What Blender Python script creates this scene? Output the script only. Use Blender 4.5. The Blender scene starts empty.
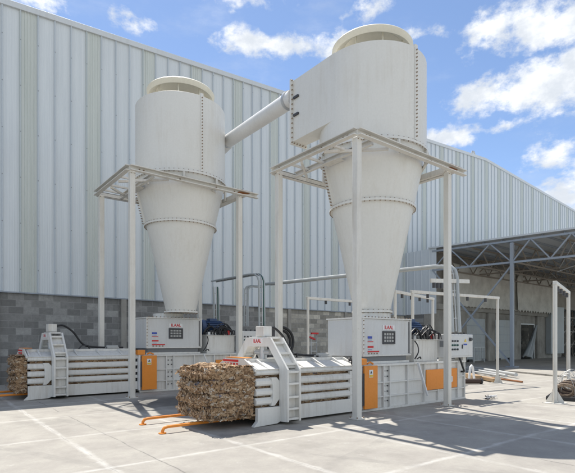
import bpy, bmesh, math, random
from mathutils import Vector, Matrix, noise
random.seed(7)
PI = math.pi
K = 1.5                      # metres per layout unit (the eye height)
SC = bpy.context.scene
COL = SC.collection

# ------------------------------------------------------------------ camera
AZ = math.radians(51.634)
cam = bpy.data.cameras.new('camera'); co = bpy.data.objects.new('camera', cam); COL.objects.link(co)
co.location = (0, 0, K); co.rotation_euler = (PI/2, 0, AZ-PI/2)
cam.sensor_width = 36; cam.lens = 473/575*36; cam.shift_y = (341-236.5)/575
cam.clip_start = 0.1; cam.clip_end = 2000
SC.camera = co

# ------------------------------------------------------------------ sky
SUN = Vector((0.142, 0.524, 1.0)).normalized()
SUN_EL = math.asin(SUN.z)
world = bpy.data.worlds.new('World'); SC.world = world; world.use_nodes = True
wt = world.node_tree; wt.nodes.clear()
class NT:
    """small node-building helper"""
    def __init__(s, tree): s.t = tree
    def n(s, typ, **kw):
        nd = s.t.nodes.new(typ)
        for k, v in kw.items():
            if k.startswith('i_'):
                key = k[2:]; key = int(key) if key.isdigit() else key.replace('_', ' ')
                s.put(nd.inputs[key], v)
            else: setattr(nd, k, v)
        return nd
    def put(s, sock, v):
        if isinstance(v, bpy.types.NodeSocket): s.t.links.new(v, sock)
        elif isinstance(v, bpy.types.Node): s.t.links.new(v.outputs[0], sock)
        else:
            if hasattr(sock.default_value, '__len__') and len(sock.default_value) == 4 and len(v) == 3: v = (*v, 1)
            sock.default_value = v
    def m(s, op, a, b=None, c=None, clamp=False):
        nd = s.t.nodes.new('ShaderNodeMath'); nd.operation = op; nd.use_clamp = clamp
        s.put(nd.inputs[0], a)
        if b is not None: s.put(nd.inputs[1], b)
        if c is not None: s.put(nd.inputs[2], c)
        return nd.outputs[0]
    def mix(s, f, a, b, blend='MIX'):
        nd = s.t.nodes.new('ShaderNodeMix'); nd.data_type = 'RGBA'; nd.blend_type = blend
        s.put(nd.inputs[0], f); s.put(nd.inputs[6], a); s.put(nd.inputs[7], b)
        return nd.outputs[2]
    def ramp(s, f, stops, interp='LINEAR'):
        nd = s.t.nodes.new('ShaderNodeValToRGB'); nd.color_ramp.interpolation = interp
        e = nd.color_ramp.elements
        while len(e) < len(stops): e.new(0.5)
        for el, (p, c) in zip(e, stops):
            el.position = p; el.color = (*c, 1) if len(c) == 3 else c
        s.put(nd.inputs[0], f); return nd.outputs[0]
    def noise(s, vec, scale, detail=4, rough=0.55, out=0, dist=0.0):
        nd = s.t.nodes.new('ShaderNodeTexNoise'); s.put(nd.inputs['Vector'], vec)
        nd.inputs['Scale'].default_value = scale; nd.inputs['Detail'].default_value = detail
        nd.inputs['Roughness'].default_value = rough; nd.inputs['Distortion'].default_value = dist
        return nd.outputs[out]
    def mapr(s, v, a, b, c=0.0, d=1.0, smooth=False):
        nd = s.t.nodes.new('ShaderNodeMapRange'); nd.interpolation_type = 'SMOOTHSTEP' if smooth else 'LINEAR'
        for i, q in enumerate((v, a, b, c, d)): s.put(nd.inputs[i], q)
        return nd.outputs[0]

W = NT(wt)
sky = W.n('ShaderNodeTexSky', sky_type='NISHITA', sun_disc=False)
sky.sun_elevation = SUN_EL; sky.sun_rotation = math.atan2(SUN.x, SUN.y)
sky.air_density = 1.0; sky.dust_density = 0.4; sky.ozone_density = 2.2; sky.altitude = 1800
tc = W.n('ShaderNodeTexCoord')
sep = W.n('ShaderNodeSeparateXYZ', i_0=tc.outputs['Generated'])
az = W.m('ARCTAN2', sep.outputs[1], sep.outputs[0])
el = W.m('ARCSINE', sep.outputs[2])
cv = W.n('ShaderNodeCombineXYZ', i_0=az, i_1=W.m('MULTIPLY', el, 1.5), i_2=0.3)
n1 = W.noise(cv, 9, 6, 0.6); n2 = W.noise(cv, 30, 5, 0.62)
clouds_and_fill = [  # azimuth, elevation, half-width, half-height, weight
    (0.425, .536, .105, .037, 1.0), (0.49, .547, .055, .026, 1.0), (0.36, .530, .09, .034, 1.0),
    (0.42, .440, .110, .042, 1.0), (0.495, .441, .060, .032, 1.0), (0.34, .447, .09, .038, 1.0),
    (0.572, .389, .075, .020, .85), (0.479, .392, .03, .012, .6), (0.39, .333, .045, .024, .62),
    (0.33, .262, .105, .040, .95), (0.20, .30, .15, .06, 1.0),
    (0.90, .559, .125, .019, .88), (0.99, .566, .07, .018, .75), (0.81, .548, .05, .015, .7), (1.383, .566, .05, .015, .62), (1.223, .566, .04, .014, .60),
    (0.638, .556, .045, .014, .62), (0.72, .612, .05, .018, .66), (0.98, .622, .08, .014, .58), (0.10, .50, .18, .06, 1.0), (-.3, .40, .30, .06, 1.0),
    (1.9, .45, .25, .06, .9), (2.6, .35, .3, .07, 1.0), (-1.2, .4, .35, .08, 1.0), (-2.3, .45, .3, .07, .9), (3.0, .7, .2, .06, .8),
    (-1.6, .35, .95, .30, 1.0), (-2.6, .45, .7, .28, 1.0), (-1.1, .85, 1.0, .35, .9), (2.95, .40, .5, .28, 1.0), (-.75, .35, .45, .24, 1.0)]  # unseen cloud banks outside the view, added to brighten and neutralise the fill
acc = None
for a0, e0, wa, wh, wgt in clouds_and_fill:
    u = W.m('DIVIDE', W.m('SUBTRACT', az, a0), wa); v = W.m('DIVIDE', W.m('SUBTRACT', el, e0), wh)
    r = W.m('SQRT', W.m('ADD', W.m('MULTIPLY', u, u), W.m('MULTIPLY', v, v)))
    k = W.m('MULTIPLY', W.m('SUBTRACT', 1.25, r), wgt)
    acc = k if acc is None else W.m('SMOOTH_MAX', acc, k, 0.15)
nn = W.m('ADD', W.m('MULTIPLY', W.m('SUBTRACT', n1, 0.5), 2.3), W.m('MULTIPLY', W.m('SUBTRACT', n2, 0.5), 1.9))
dens = W.mapr(W.m('ADD', W.m('MAXIMUM', acc, -1.2), nn), 0.02, 0.90, 0, 1, True)
wisp = W.mapr(W.noise(W.n('ShaderNodeCombineXYZ', i_0=W.m('MULTIPLY', az, 1.0), i_1=W.m('MULTIPLY', el, 2.6), i_2=4.2), 4.5, 6, 0.62), 0.46, 0.85, 0, 0.30, True)
dens = W.m('MAXIMUM', dens, wisp)
shade = W.mapr(W.m('ADD', W.noise(cv, 14, 5, 0.6), W.m('MULTIPLY', acc, 0.05)), 0.38, 0.70, 0, 1, True)
ccol = W.mix(shade, (3.5, 3.75, 4.1), (5.1, 5.2, 5.3))
hs = W.n('ShaderNodeHueSaturation'); hs.inputs['Saturation'].default_value = 0.97; hs.inputs['Value'].default_value = 0.86
W.put(hs.inputs['Color'], sky.outputs[0])
skyc = W.mix(dens, hs.outputs[0], ccol)
bg = W.n('ShaderNodeBackground', i_0=skyc); bg.inputs[1].default_value = 0.13
wo = W.n('ShaderNodeOutputWorld', i_0=bg.outputs[0])

# ------------------------------------------------------------------ sun, exposure
sl = bpy.data.lights.new('sun', 'SUN'); so = bpy.data.objects.new('sun', sl); COL.objects.link(so)
sl.energy = 3.9; sl.angle = math.radians(0.5); sl.color = (1.0, 0.95, 0.87)
so.rotation_euler = SUN.to_track_quat('Z', 'Y').to_euler(); so.location = (0, 0, 40)
SC.view_settings.view_transform = 'Standard'; SC.view_settings.look = 'None'
SC.view_settings.gamma = 1; SC.view_settings.use_curve_mapping = False
SC.view_settings.exposure = 0.76
SC.render.engine = 'CYCLES'
SC.cycles.max_bounces = 8; SC.cycles.diffuse_bounces = 5

# ------------------------------------------------------------------ materials
MATS = {}
def mat(name, rough=0.6, metal=0.0, spec=0.5):
    m = bpy.data.materials.new(name); m.use_nodes = True
    t = NT(m.node_tree); b = m.node_tree.nodes['Principled BSDF']
    b.inputs['Roughness'].default_value = rough; b.inputs['Metallic'].default_value = metal
    MATS[name] = m
    return m, t, b
def geo_pos(t): return t.n('ShaderNodeNewGeometry').outputs['Position']
def obj_co(t): return t.n('ShaderNodeTexCoord').outputs['Object']
def bump(t, b, h, strength=0.3, dist=0.01):
    bp = t.n('ShaderNodeBump', i_Height=h); bp.inputs['Strength'].default_value = strength; bp.inputs['Distance'].default_value = dist
    t.put(b.inputs['Normal'], bp.outputs[0])
def paint(name, c, dirt=(0.33, 0.27, 0.19), amt=0.35, rough=0.42, streak=True):
    m, t, b = mat(name, rough)
    p = geo_pos(t)
    big = t.noise(p, 0.9, 6, 0.6)
    mp = t.n('ShaderNodeMapping', i_0=p); mp.inputs['Scale'].default_value = (7, 7, 0.55)
    st = t.noise(mp, 1.6, 6, 0.65)
    fine = t.noise(p, 22, 4, 0.6)
    f = t.m('MULTIPLY', t.mapr(t.m('ADD', t.m('MULTIPLY', big, 0.5), t.m('MULTIPLY', st, 0.5)), 0.45, 0.72, 0, 1, True), amt)
    col = t.mix(f, c, dirt)
    col = t.mix(t.mapr(fine, 0.3, 0.7, 0.0, 0.16), col, tuple(x*0.72 for x in c))
    sc = t.noise(p, 5.5, 8, 0.75)
    col = t.mix(t.mapr(sc, 0.66, 0.72, 0, 0.30*min(1, amt*2)), col, tuple(x*0.5 for x in dirt))
    t.put(b.inputs['Base Color'], col)
    t.put(b.inputs['Roughness'], t.mapr(fine, 0.3, 0.7, rough-0.06, rough+0.15))
    scf = t.noise(p, 2.4, 9, 0.82, dist=1.2)
    col2 = t.mix(t.mapr(scf, 0.655, 0.70, 0, 0.55*min(1, amt*1.6), True), col, tuple(x*0.62+0.02 for x in dirt)); t.put(b.inputs['Base Color'], col2)
    bump(t, b, t.m('ADD', t.noise(p, 1.6, 3, 0.5), t.m('MULTIPLY', t.noise(p, 7, 4, 0.5), 0.15)), 0.22, 0.05)
    return m
paint('cream_paint', (0.70, 0.69, 0.65), dirt=(0.50, 0.45, 0.36), amt=0.32)
paint('cap_cream', (0.72, 0.68, 0.56), amt=0.15)
paint('duct_white', (0.72, 0.72, 0.71), amt=0.15)
paint('baler_paint', (0.70, 0.69, 0.655), amt=0.5)
paint('frame_paint', (0.67, 0.65, 0.60), amt=0.45)
paint('panel_grey', (0.61, 0.615, 0.61), amt=0.25)
paint('orange_paint', (0.80, 0.27, 0.03), dirt=(0.40, 0.15, 0.03), amt=0.3)
paint('steel_blue_paint', (0.30, 0.34, 0.39), amt=0.3)
paint('brown_primer', (0.27, 0.23, 0.19), amt=0.4)
paint('motor_blue', (0.035, 0.07, 0.16), dirt=(0.03, 0.03, 0.03), amt=0.3)
paint('door_grey', (0.42, 0.45, 0.46), amt=0.4)
paint('rust', (0.26, 0.105, 0.04), dirt=(0.12, 0.05, 0.02), amt=0.8, rough=0.85)
def flat(name, c, rough=0.6, metal=0.0):
    m, t, b = mat(name, rough, metal)
    n = t.noise(geo_pos(t), 14, 4, 0.6)
    t.put(b.inputs['Base Color'], t.mix(t.mapr(n, 0.3, 0.7, 0, 0.3), c, tuple(x*0.7 for x in c)))
    return m
flat('black_rubber', (0.018, 0.018, 0.02), 0.5); flat('dark_steel', (0.06, 0.06, 0.065), 0.5)
flat('bolt_brown', (0.26, 0.19, 0.13), 0.6); flat('white', (0.78, 0.78, 0.78)); flat('red', (0.62, 0.03, 0.03))
flat('blue', (0.05, 0.09, 0.42)); flat('yellow', (0.75, 0.52, 0.05)); flat('green_hose', (0.03, 0.10, 0.085), 0.5)
flat('bright_metal', (0.55, 0.56, 0.57), 0.35, 0.6); flat('glass_dark', (0.03, 0.035, 0.04), 0.15)
flat('wood', (0.34, 0.23, 0.13), 0.8); flat('dark_wood', (0.07, 0.045, 0.035), 0.85)
flat('galvanised', (0.52, 0.53, 0.53), 0.45, 0.35); flat('wire', (0.45, 0.45, 0.44), 0.4, 0.5)
flat('mesh_light', (0.42, 0.42, 0.40)); flat('seam_shadow', (0.22, 0.23, 0.24))

# bale of waste card
m, t, b = mat('waste_card', 0.9)
p = geo_pos(t)
warp = t.n('ShaderNodeVectorMath', operation='ADD', i_0=p, i_1=t.n('ShaderNodeVectorMath', operation='SCALE', i_0=t.noise(p, 9, 4, 0.6, out=1), i_Scale=0.10).outputs[0])
mp = t.n('ShaderNodeMapping', i_0=warp.outputs[0]); mp.inputs['Scale'].default_value = (1, 1, 1.9)
vo = t.n('ShaderNodeTexVoronoi', i_Vector=mp.outputs[0]); vo.inputs['Scale'].default_value = 17
vc = t.n('ShaderNodeSeparateColor', i_0=vo.outputs['Color'])
col = t.ramp(vc.outputs[0], [(0.0, (0.19, 0.11, 0.06)), (0.25, (0.36, 0.225, 0.125)), (0.55, (0.50, 0.325, 0.185)), (0.82, (0.60, 0.43, 0.27)), (0.95, (0.66, 0.54, 0.40)), (1.0, (0.76, 0.72, 0.65))])
col = t.mix(t.mapr(vc.outputs[1], 0.985, 0.99, 0, 0.7), col, (0.16, 0.20, 0.30))
col = t.mix(t.mapr(t.noise(p, 40, 4, 0.7), 0.45, 0.72, 0, 0.6), col, (0.17, 0.10, 0.055))
t.put(b.inputs['Base Color'], col)
bump(t, b, t.m('ADD', t.noise(p, 34, 5, 0.7), t.m('MULTIPLY', vo.outputs['Distance'], 0.8)), 0.9, 0.03)

# concrete slab ground
m, t, b = mat('concrete_slab', 0.85)
p = geo_pos(t); sp = t.n('ShaderNodeSeparateXYZ', i_0=p)
wob = t.m('MULTIPLY', t.m('SUBTRACT', t.noise(p, 1.6, 4, 0.6), 0.5), 0.10)
big = t.noise(p, 0.28, 6, 0.6); mid = t.noise(p, 1.7, 7, 0.65); fine = t.noise(p, 26, 5, 0.7); spk = t.noise(p, 120, 3, 0.7)
col = t.ramp(t.m('ADD', t.m('MULTIPLY', big, 0.45), t.m('MULTIPLY', mid, 0.55)), [(0.30, (0.22, 0.205, 0.18)), (0.44, (0.305, 0.285, 0.255)), (0.54, (0.36, 0.34, 0.30)), (0.68, (0.43, 0.41, 0.37))])
col = t.mix(t.mapr(fine, 0.35, 0.75, 0, 0.5), col, (0.27, 0.255, 0.23))
col = t.mix(t.mapr(spk, 0.62, 0.70, 0, 0.35), col, (0.16, 0.15, 0.14))
col = t.mix(t.mapr(t.noise(p, 60, 3, 0.7), 0.64, 0.72, 0, 0.4), col, (0.62, 0.60, 0.56))
col = t.mix(t.mapr(t.noise(p, 0.8, 8, 0.72, dist=0.6), 0.54, 0.66, 0, 0.40, True), col, (0.23, 0.22, 0.20))
col = t.mix(t.mapr(t.noise(p, 3.1, 7, 0.75), 0.60, 0.72, 0, 0.35, True), col, (0.60, 0.585, 0.56))
def joint(coord, first, pitch, off):
    q = t.m('DIVIDE', t.m('SUBTRACT', t.m('ADD', coord, wob), first*K), pitch*K)
    d = t.m('MULTIPLY', t.m('ABSOLUTE', t.m('SUBTRACT', q, t.m('ROUND', q))), pitch*K)
    cell = t.n('ShaderNodeTexWhiteNoise', noise_dimensions='1D', i_W=t.m('ADD', t.m('ROUND', q), off)).outputs[0]
    return d, cell
wd = t.mapr(t.noise(p, 2.3, 5, 0.7), 0.3, 0.7, 0.02, 0.11)
for coord, first, pitch, off in ((sp.outputs[0], 1.22, 1.27, 3.3), (sp.outputs[1], 3.80, 1.47, 17.1)):
    d, cell = joint(coord, first, pitch, off)
    band = t.m('MULTIPLY', t.m('MULTIPLY', t.m('SUBTRACT', 1.0, t.m('DIVIDE', d, wd), clamp=True), t.mapr(cell, 0.0, 1.0, 0.35, 0.9)), t.mapr(t.noise(p, 1.9, 7, 0.75), 0.36, 0.58, 0.22, 1.0))
    col = t.mix(t.m('MULTIPLY', band, 0.62), col, (0.64, 0.625, 0.59))
d, cell = joint(sp.outputs[0], 1.62, 2.54, 9.0)
crack = t.mapr(d, 0.0, 0.016, 0.75, 0.0)
crk = t.m('MULTIPLY', crack, t.mapr(t.noise(p, 0.9, 3, 0.6), 0.42, 0.55, 0, 1))
col = t.mix(crk, col, (0.10, 0.095, 0.09))
d2, cell = joint(sp.outputs[0], 1.22, 1.27, 3.3)
col = t.mix(t.m('MULTIPLY', t.mapr(d2, 0.0, 0.012, 0.5, 0.0), t.mapr(t.noise(p, 1.3, 3, 0.6), 0.45, 0.6, 0, 1)), col, (0.12, 0.115, 0.11))
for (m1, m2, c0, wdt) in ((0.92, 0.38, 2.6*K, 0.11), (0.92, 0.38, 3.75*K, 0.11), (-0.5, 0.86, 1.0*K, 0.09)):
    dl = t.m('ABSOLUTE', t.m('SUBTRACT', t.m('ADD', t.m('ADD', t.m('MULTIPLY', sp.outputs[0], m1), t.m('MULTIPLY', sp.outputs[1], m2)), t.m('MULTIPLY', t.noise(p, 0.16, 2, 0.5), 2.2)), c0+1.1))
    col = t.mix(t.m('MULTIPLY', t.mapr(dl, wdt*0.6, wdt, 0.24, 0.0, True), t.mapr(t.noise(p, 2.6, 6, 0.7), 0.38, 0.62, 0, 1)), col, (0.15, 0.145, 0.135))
# damp oily patch between the two machines, and drips in front of them
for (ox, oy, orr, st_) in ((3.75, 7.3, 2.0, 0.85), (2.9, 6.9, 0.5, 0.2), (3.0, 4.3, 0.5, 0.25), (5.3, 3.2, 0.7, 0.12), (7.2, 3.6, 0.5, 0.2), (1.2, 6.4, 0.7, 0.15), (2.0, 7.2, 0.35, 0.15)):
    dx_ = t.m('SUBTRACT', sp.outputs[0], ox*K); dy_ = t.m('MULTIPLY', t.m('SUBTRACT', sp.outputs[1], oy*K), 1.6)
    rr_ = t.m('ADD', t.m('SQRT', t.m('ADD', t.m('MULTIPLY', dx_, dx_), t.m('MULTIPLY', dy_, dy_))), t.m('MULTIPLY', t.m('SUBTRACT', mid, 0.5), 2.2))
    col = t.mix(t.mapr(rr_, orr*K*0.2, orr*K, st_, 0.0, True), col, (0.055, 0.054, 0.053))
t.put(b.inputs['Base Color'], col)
bump(t, b, t.m('ADD', t.m('MULTIPLY', fine, 0.6), t.m('MULTIPLY', spk, 0.4)), 0.35, 0.006)

# block wall
m, t, b = mat('block_wall', 0.9)
oc = obj_co(t); s3 = t.n('ShaderNodeSeparateXYZ', i_0=oc)
uv = t.n('ShaderNodeCombineXYZ', i_0=s3.outputs[0], i_1=s3.outputs[2], i_2=0.0)
br = t.n('ShaderNodeTexBrick', i_Vector=uv.outputs[0]); br.offset = 0.5
for k_, v_ in (('Scale', 1.0), ('Mortar Size', 0.009), ('Mortar Smooth', 0.3), ('Bias', 0.0), ('Brick Width', 0.48), ('Row Height', 0.245)): br.inputs[k_].default_value = v_
br.inputs['Color1'].default_value = (0, 0, 0, 1); br.inputs['Color2'].default_value = (1, 1, 1, 1); br.inputs['Mortar'].default_value = (0.5, 0.5, 0.5, 1)
bc = t.ramp(br.outputs[0], [(0.0, (0.17, 0.168, 0.16)), (0.35, (0.225, 0.222, 0.212)), (0.7, (0.285, 0.28, 0.268)), (1.0, (0.42, 0.415, 0.395))])
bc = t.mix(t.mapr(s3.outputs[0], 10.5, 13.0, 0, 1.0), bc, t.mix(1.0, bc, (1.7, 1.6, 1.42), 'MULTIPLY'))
bc = t.mix(t.mapr(t.noise(oc, 9, 6, 0.7), 0.35, 0.75, 0, 0.5), bc, (0.11, 0.11, 0.11))
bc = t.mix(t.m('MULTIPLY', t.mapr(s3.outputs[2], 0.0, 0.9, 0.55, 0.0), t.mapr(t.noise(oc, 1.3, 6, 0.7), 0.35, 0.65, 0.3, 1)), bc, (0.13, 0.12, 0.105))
bc = t.mix(t.mapr(t.noise(oc, 0.7, 7, 0.7), 0.52, 0.7, 0, 0.45), bc, (0.36, 0.355, 0.34))
bc = t.mix(br.outputs['Fac'], bc, (0.30, 0.295, 0.285))
t.put(b.inputs['Base Color'], bc)
bump(t, b, t.m('SUBTRACT', t.m('MULTIPLY', t.noise(oc, 30, 5, 0.7), 0.4), br.outputs['Fac']), 0.5, 0.01)

# profiled sheet
PITCH = 0.372; S0 = (0.82-0.407*20)*0.914; PHASE = S0*K
def sheet_mat(name, c, tint):
    m, t, b = mat(name, 0.45, 0.05)
    oc = obj_co(t); s3 = t.n('ShaderNodeSeparateXYZ', i_0=oc)
    sq = t.m('DIVIDE', t.m('SUBTRACT', s3.outputs[0], PHASE), PITCH*K); cell = t.m('FLOOR', sq)
    wn = t.n('ShaderNodeTexWhiteNoise', noise_dimensions='1D', i_W=cell).outputs[0]
    mp = t.n('ShaderNodeMapping', i_0=oc); mp.inputs['Scale'].default_value = (5, 5, 0.22)
    st = t.noise(mp, 1.5, 6, 0.65)
    col = t.mix(t.mapr(wn, 0, 1, 0, 0.22), c, tuple(x*0.8 for x in c))
    col = t.mix(t.mapr(st, 0.42, 0.75, 0, 0.5), col, tint)
    # screw heads in rows
    fr_ = t.m('FRACT', sq); lap = t.m('MULTIPLY', t.mapr(fr_, 0.0, 0.02, 0.0, 1.0), t.mapr(fr_, 0.09, 0.15, 1.0, 0.0)); col = t.mix(t.m('MULTIPLY', lap, 0.42), col, (0.30, 0.36, 0.42))
    fx = t.m('ABSOLUTE', t.m('SUBTRACT', fr_, 0.07))
    fz = t.m('ABSOLUTE', t.m('SUBTRACT', t.m('FRACT', t.m('DIVIDE', s3.outputs[2], 1.6)), 0.5))
    dd = t.m('SQRT', t.m('ADD', t.m('POWER', t.m('MULTIPLY', fx, PITCH*K), 2.0), t.m('POWER', t.m('MULTIPLY', fz, 1.6), 2.0)))
    col = t.mix(t.mapr(dd, 0.014, 0.026, 0.6, 0.0), col, (0.12, 0.12, 0.12))
    t.put(b.inputs['Base Color'], col)
    bump(t, b, t.noise(oc, 2.2, 3, 0.5), 0.12, 0.05)
sheet_mat('wall_sheet', (0.64, 0.675, 0.695), (0.49, 0.53, 0.56))
sheet_mat('translucent_sheet', (0.60, 0.63, 0.60), (0.44, 0.48, 0.44))
paint('trim_sheet', (0.60, 0.63, 0.65), amt=0.2)
m, t, b = mat('plaster', 0.9)
p = geo_pos(t); mp = t.n('ShaderNodeMapping', i_0=p); mp.inputs['Scale'].default_value = (1, 1, 0.3)
col = t.ramp(t.m('ADD', t.m('MULTIPLY', t.noise(p, 0.8, 7, 0.7), 0.6), t.m('MULTIPLY', t.noise(mp, 2.5, 5, 0.6), 0.4)), [(0.35, (0.22, 0.205, 0.18)), (0.5, (0.33, 0.31, 0.275)), (0.65, (0.42, 0.40, 0.36))])
t.put(b.inputs['Base Color'], col); bump(t, b, t.noise(p, 14, 5, 0.7), 0.3, 0.01)
m, t, b = mat('tarp', 0.75)
p = geo_pos(t)
t.put(b.inputs['Base Color'], t.ramp(t.noise(p, 1.2, 6, 0.65), [(0.35, (0.52, 0.50, 0.45)), (0.65, (0.70, 0.68, 0.62))]))
bump(t, b, t.noise(p, 3, 5, 0.6), 0.5, 0.05)
M = MATS

# ------------------------------------------------------------------ mesh helpers
class MB:
    def __init__(s): s.bm = bmesh.new()
    def face(s, pts):
        try: s.bm.faces.new([s.bm.verts.new(Vector(q)*K) for q in pts])
        except ValueError: pass
        return s
    def box(s, x0, x1, y0, y1, z0, z1):
        v = [s.bm.verts.new(Vector((x, y, z))*K) for z in (z0, z1) for y in (y0, y1) for x in (x0, x1)]
        for f in ((0, 2, 3, 1), (4, 5, 7, 6), (0, 1, 5, 4), (2, 6, 7, 3), (0, 4, 6, 2), (1, 3, 7, 5)): s.bm.faces.new([v[i] for i in f])
        return s
    def beam(s, p, q, w, h, up=(0, 0, 1)):
        p, q = Vector(p), Vector(q); d = (q-p).normalized(); up = Vector(up)
        if abs(d.dot(up)) > 0.98: up = Vector((1, 0, 0))
        r = d.cross(up).normalized(); u = r.cross(d).normalized()
        v = [s.bm.verts.new((e + r*a*w/2 + u*c*h/2)*K) for e in (p, q) for c in (-1, 1) for a in (-1, 1)]
        for f in ((0, 1, 3, 2), (4, 6, 7, 5), (0, 4, 5, 1), (2, 3, 7, 6), (0, 2, 6, 4), (1, 5, 7, 3)): s.bm.faces.new([v[i] for i in f])
        return s
    def ring(s, c, r, d, n, ph=0.0):
        d = Vector(d).normalized(); up = Vector((0, 0, 1)) if abs(d.z) < 0.9 else Vector((1, 0, 0))
        a = d.cross(up).normalized(); b2 = a.cross(d)
        return [s.bm.verts.new((Vector(c) + a*r*math.cos(2*PI*i/n+ph) + b2*r*math.sin(2*PI*i/n+ph))*K) for i in range(n)]
    def cyl(s, p, q, r, n=12, r2=None, caps=True):
        p, q = Vector(p), Vector(q); r2 = r if r2 is None else r2
        A = s.ring(p, r, q-p, n); B = s.ring(q, r2, q-p, n)
        for i in range(n): s.bm.faces.new([A[i], A[(i+1) % n], B[(i+1) % n], B[i]])
        if caps: s.bm.faces.new(A[::-1]); s.bm.faces.new(B)
        return s
    def tube(s, pts, r, n=8, closed=False):
        pts = [Vector(q) for q in pts]; N = len(pts); rings = []; prev = None
        for i in range(N):
            a = pts[(i-1) % N] if closed or i else pts[0]; c = pts[(i+1) % N] if closed or i < N-1 else pts[-1]
            d = (c-a).normalized()
            if prev is None:
                up = Vector((0, 0, 1)) if abs(d.z) < 0.9 else Vector((1, 0, 0)); u = d.cross(up).normalized()
            else: u = (prev - d*prev.dot(d)).normalized()
            prev = u; w = d.cross(u)
            rings.append([s.bm.verts.new((pts[i] + u*r*math.cos(2*PI*k/n) + w*r*math.sin(2*PI*k/n))*K) for k in range(n)])
        for i in range(N if closed else N-1):
            A, B = rings[i], rings[(i+1) % N]
            for k in range(n): s.bm.faces.new([A[k], A[(k+1) % n], B[(k+1) % n], B[k]])
        if not closed: s.bm.faces.new(rings[0][::-1]); s.bm.faces.new(rings[-1])
        return s
    def hose(s, pts, r, n=8):
        pts = [Vector(q) for q in pts]; P_ = [pts[0]]+pts+[pts[-1]]; out = []
        for i in range(1, len(P_)-2):
            a, b2, c, d = P_[i-1:i+3]
            for k in range(6):
                u = k/6; out.append(0.5*((2*b2)+(c-a)*u+(2*a-5*b2+4*c-d)*u*u+(3*b2-a-3*c+d)*u**3))
        out.append(pts[-1]); return s.tube(out, r, n)
    def lathe(s, prof, n=64, c=(0, 0), closed=False):
        R = [[s.bm.verts.new(Vector((c[0]+r*math.cos(2*PI*i/n), c[1]+r*math.sin(2*PI*i/n), z))*K) for i in range(n)] for r, z in prof]
        m_ = len(R)
        for j in range(m_ if closed else m_-1):
            A, B = R[j], R[(j+1) % m_]
            for i in range(n): s.bm.faces.new([A[i], A[(i+1) % n], B[(i+1) % n], B[i]])
        return s
    def prism(s, poly, axis, lo, hi):
        """poly in the two other axes (cyclic order), extruded along axis"""
        def P(a, b2, h):
            return {'x': (h, a, b2), 'y': (a, h, b2), 'z': (a, b2, h)}[axis]
        A = [s.bm.verts.new(Vector(P(a, b2, lo))*K) for a, b2 in poly]; B = [s.bm.verts.new(Vector(P(a, b2, hi))*K) for a, b2 in poly]
        n = len(poly); s.bm.faces.new(A[::-1]); s.bm.faces.new(B)
        for i in range(n): s.bm.faces.new([A[i], A[(i+1) % n], B[(i+1) % n], B[i]])
        return s
    def text(s, body, o, U, V, size, bold=0.0, thick=0.003):
        cu = bpy.data.curves.new('lettering', 'FONT'); cu.body = body; cu.size = 1.0; cu.align_x = 'CENTER'; cu.align_y = 'CENTER'; cu.offset = bold
        tmp = bpy.data.objects.new('lettering', cu); COL.objects.link(tmp)
        bpy.context.view_layer.update()
        dg = bpy.context.evaluated_depsgraph_get(); me = bpy.data.meshes.new_from_object(tmp.evaluated_get(dg))
        U, V, o = Vector(U), Vector(V), Vector(o); Nn = U.cross(V).normalized()
        vs = [s.bm.verts.new((o + U*(v.co.x*size) + V*(v.co.y*size) + Nn*thick)*K) for v in me.vertices]
        for pl in me.polygons:
            try: s.bm.faces.new([vs[i] for i in pl.vertices])
            except ValueError: pass
        bpy.data.objects.remove(tmp); bpy.data.curves.remove(cu); bpy.data.meshes.remove(me)
        return s
    def build(s, name, m, parent=None, bev=0.0, keep=False, ang=35, loc=None):
        if not keep: bmesh.ops.recalc_face_normals(s.bm, faces=s.bm.faces)
        me = bpy.data.meshes.new(name); s.bm.to_mesh(me); s.bm.free()
        if m: me.materials.append(M[m])
        for pl in me.polygons: pl.use_smooth = True
        me.set_sharp_from_angle(angle=math.radians(ang))
        o = bpy.data.objects.new(name, me); COL.objects.link(o)
        if parent: o.parent = parent
        if loc: o.location = Vector(loc)*K
        if bev:
            bv = o.modifiers.new('edge', 'BEVEL'); bv.width = bev; bv.segments = 2; bv.limit_method = 'ANGLE'; bv.angle_limit = math.radians(40); bv.harden_normals = False
        return o
def tag(o, label=None, cat=None, group=None, kind=None):
    if label: o['label'] = label
    if cat: o['category'] = cat
    if group: o['group'] = group
    if kind: o['kind'] = kind
    return o
def thing(name, label, cat, loc=(0, 0, 0), rz=0.0, group=None, sc=1.0):
    o = bpy.data.objects.new(name, None); COL.objects.link(o); o.empty_display_size = 0.2
    o.location = Vector(loc)*K; o.rotation_euler = (0, 0, rz); o.scale = (sc, sc, sc)
    return tag(o, label, cat, group)
def copy_tree(o, parent=None):
    c = o.copy(); COL.objects.link(c)
    if parent: c.parent = parent
    for ch in list(o.children): copy_tree(ch, c)
    return c

# ================================================================== THE SETTING
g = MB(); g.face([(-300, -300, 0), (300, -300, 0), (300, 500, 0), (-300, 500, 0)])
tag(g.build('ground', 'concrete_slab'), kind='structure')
g = MB(); g.prism([(16.25, 9.9), (16.0, 9.3), (14.1, 5.65), (12.4, 2.0), (60, 2.0), (60, 11.88), (17.0, 11.88)], 'z', 0.0, 0.05)
tag(g.build('pavement', 'concrete_slab', bev=0.01), kind='structure')

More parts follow.
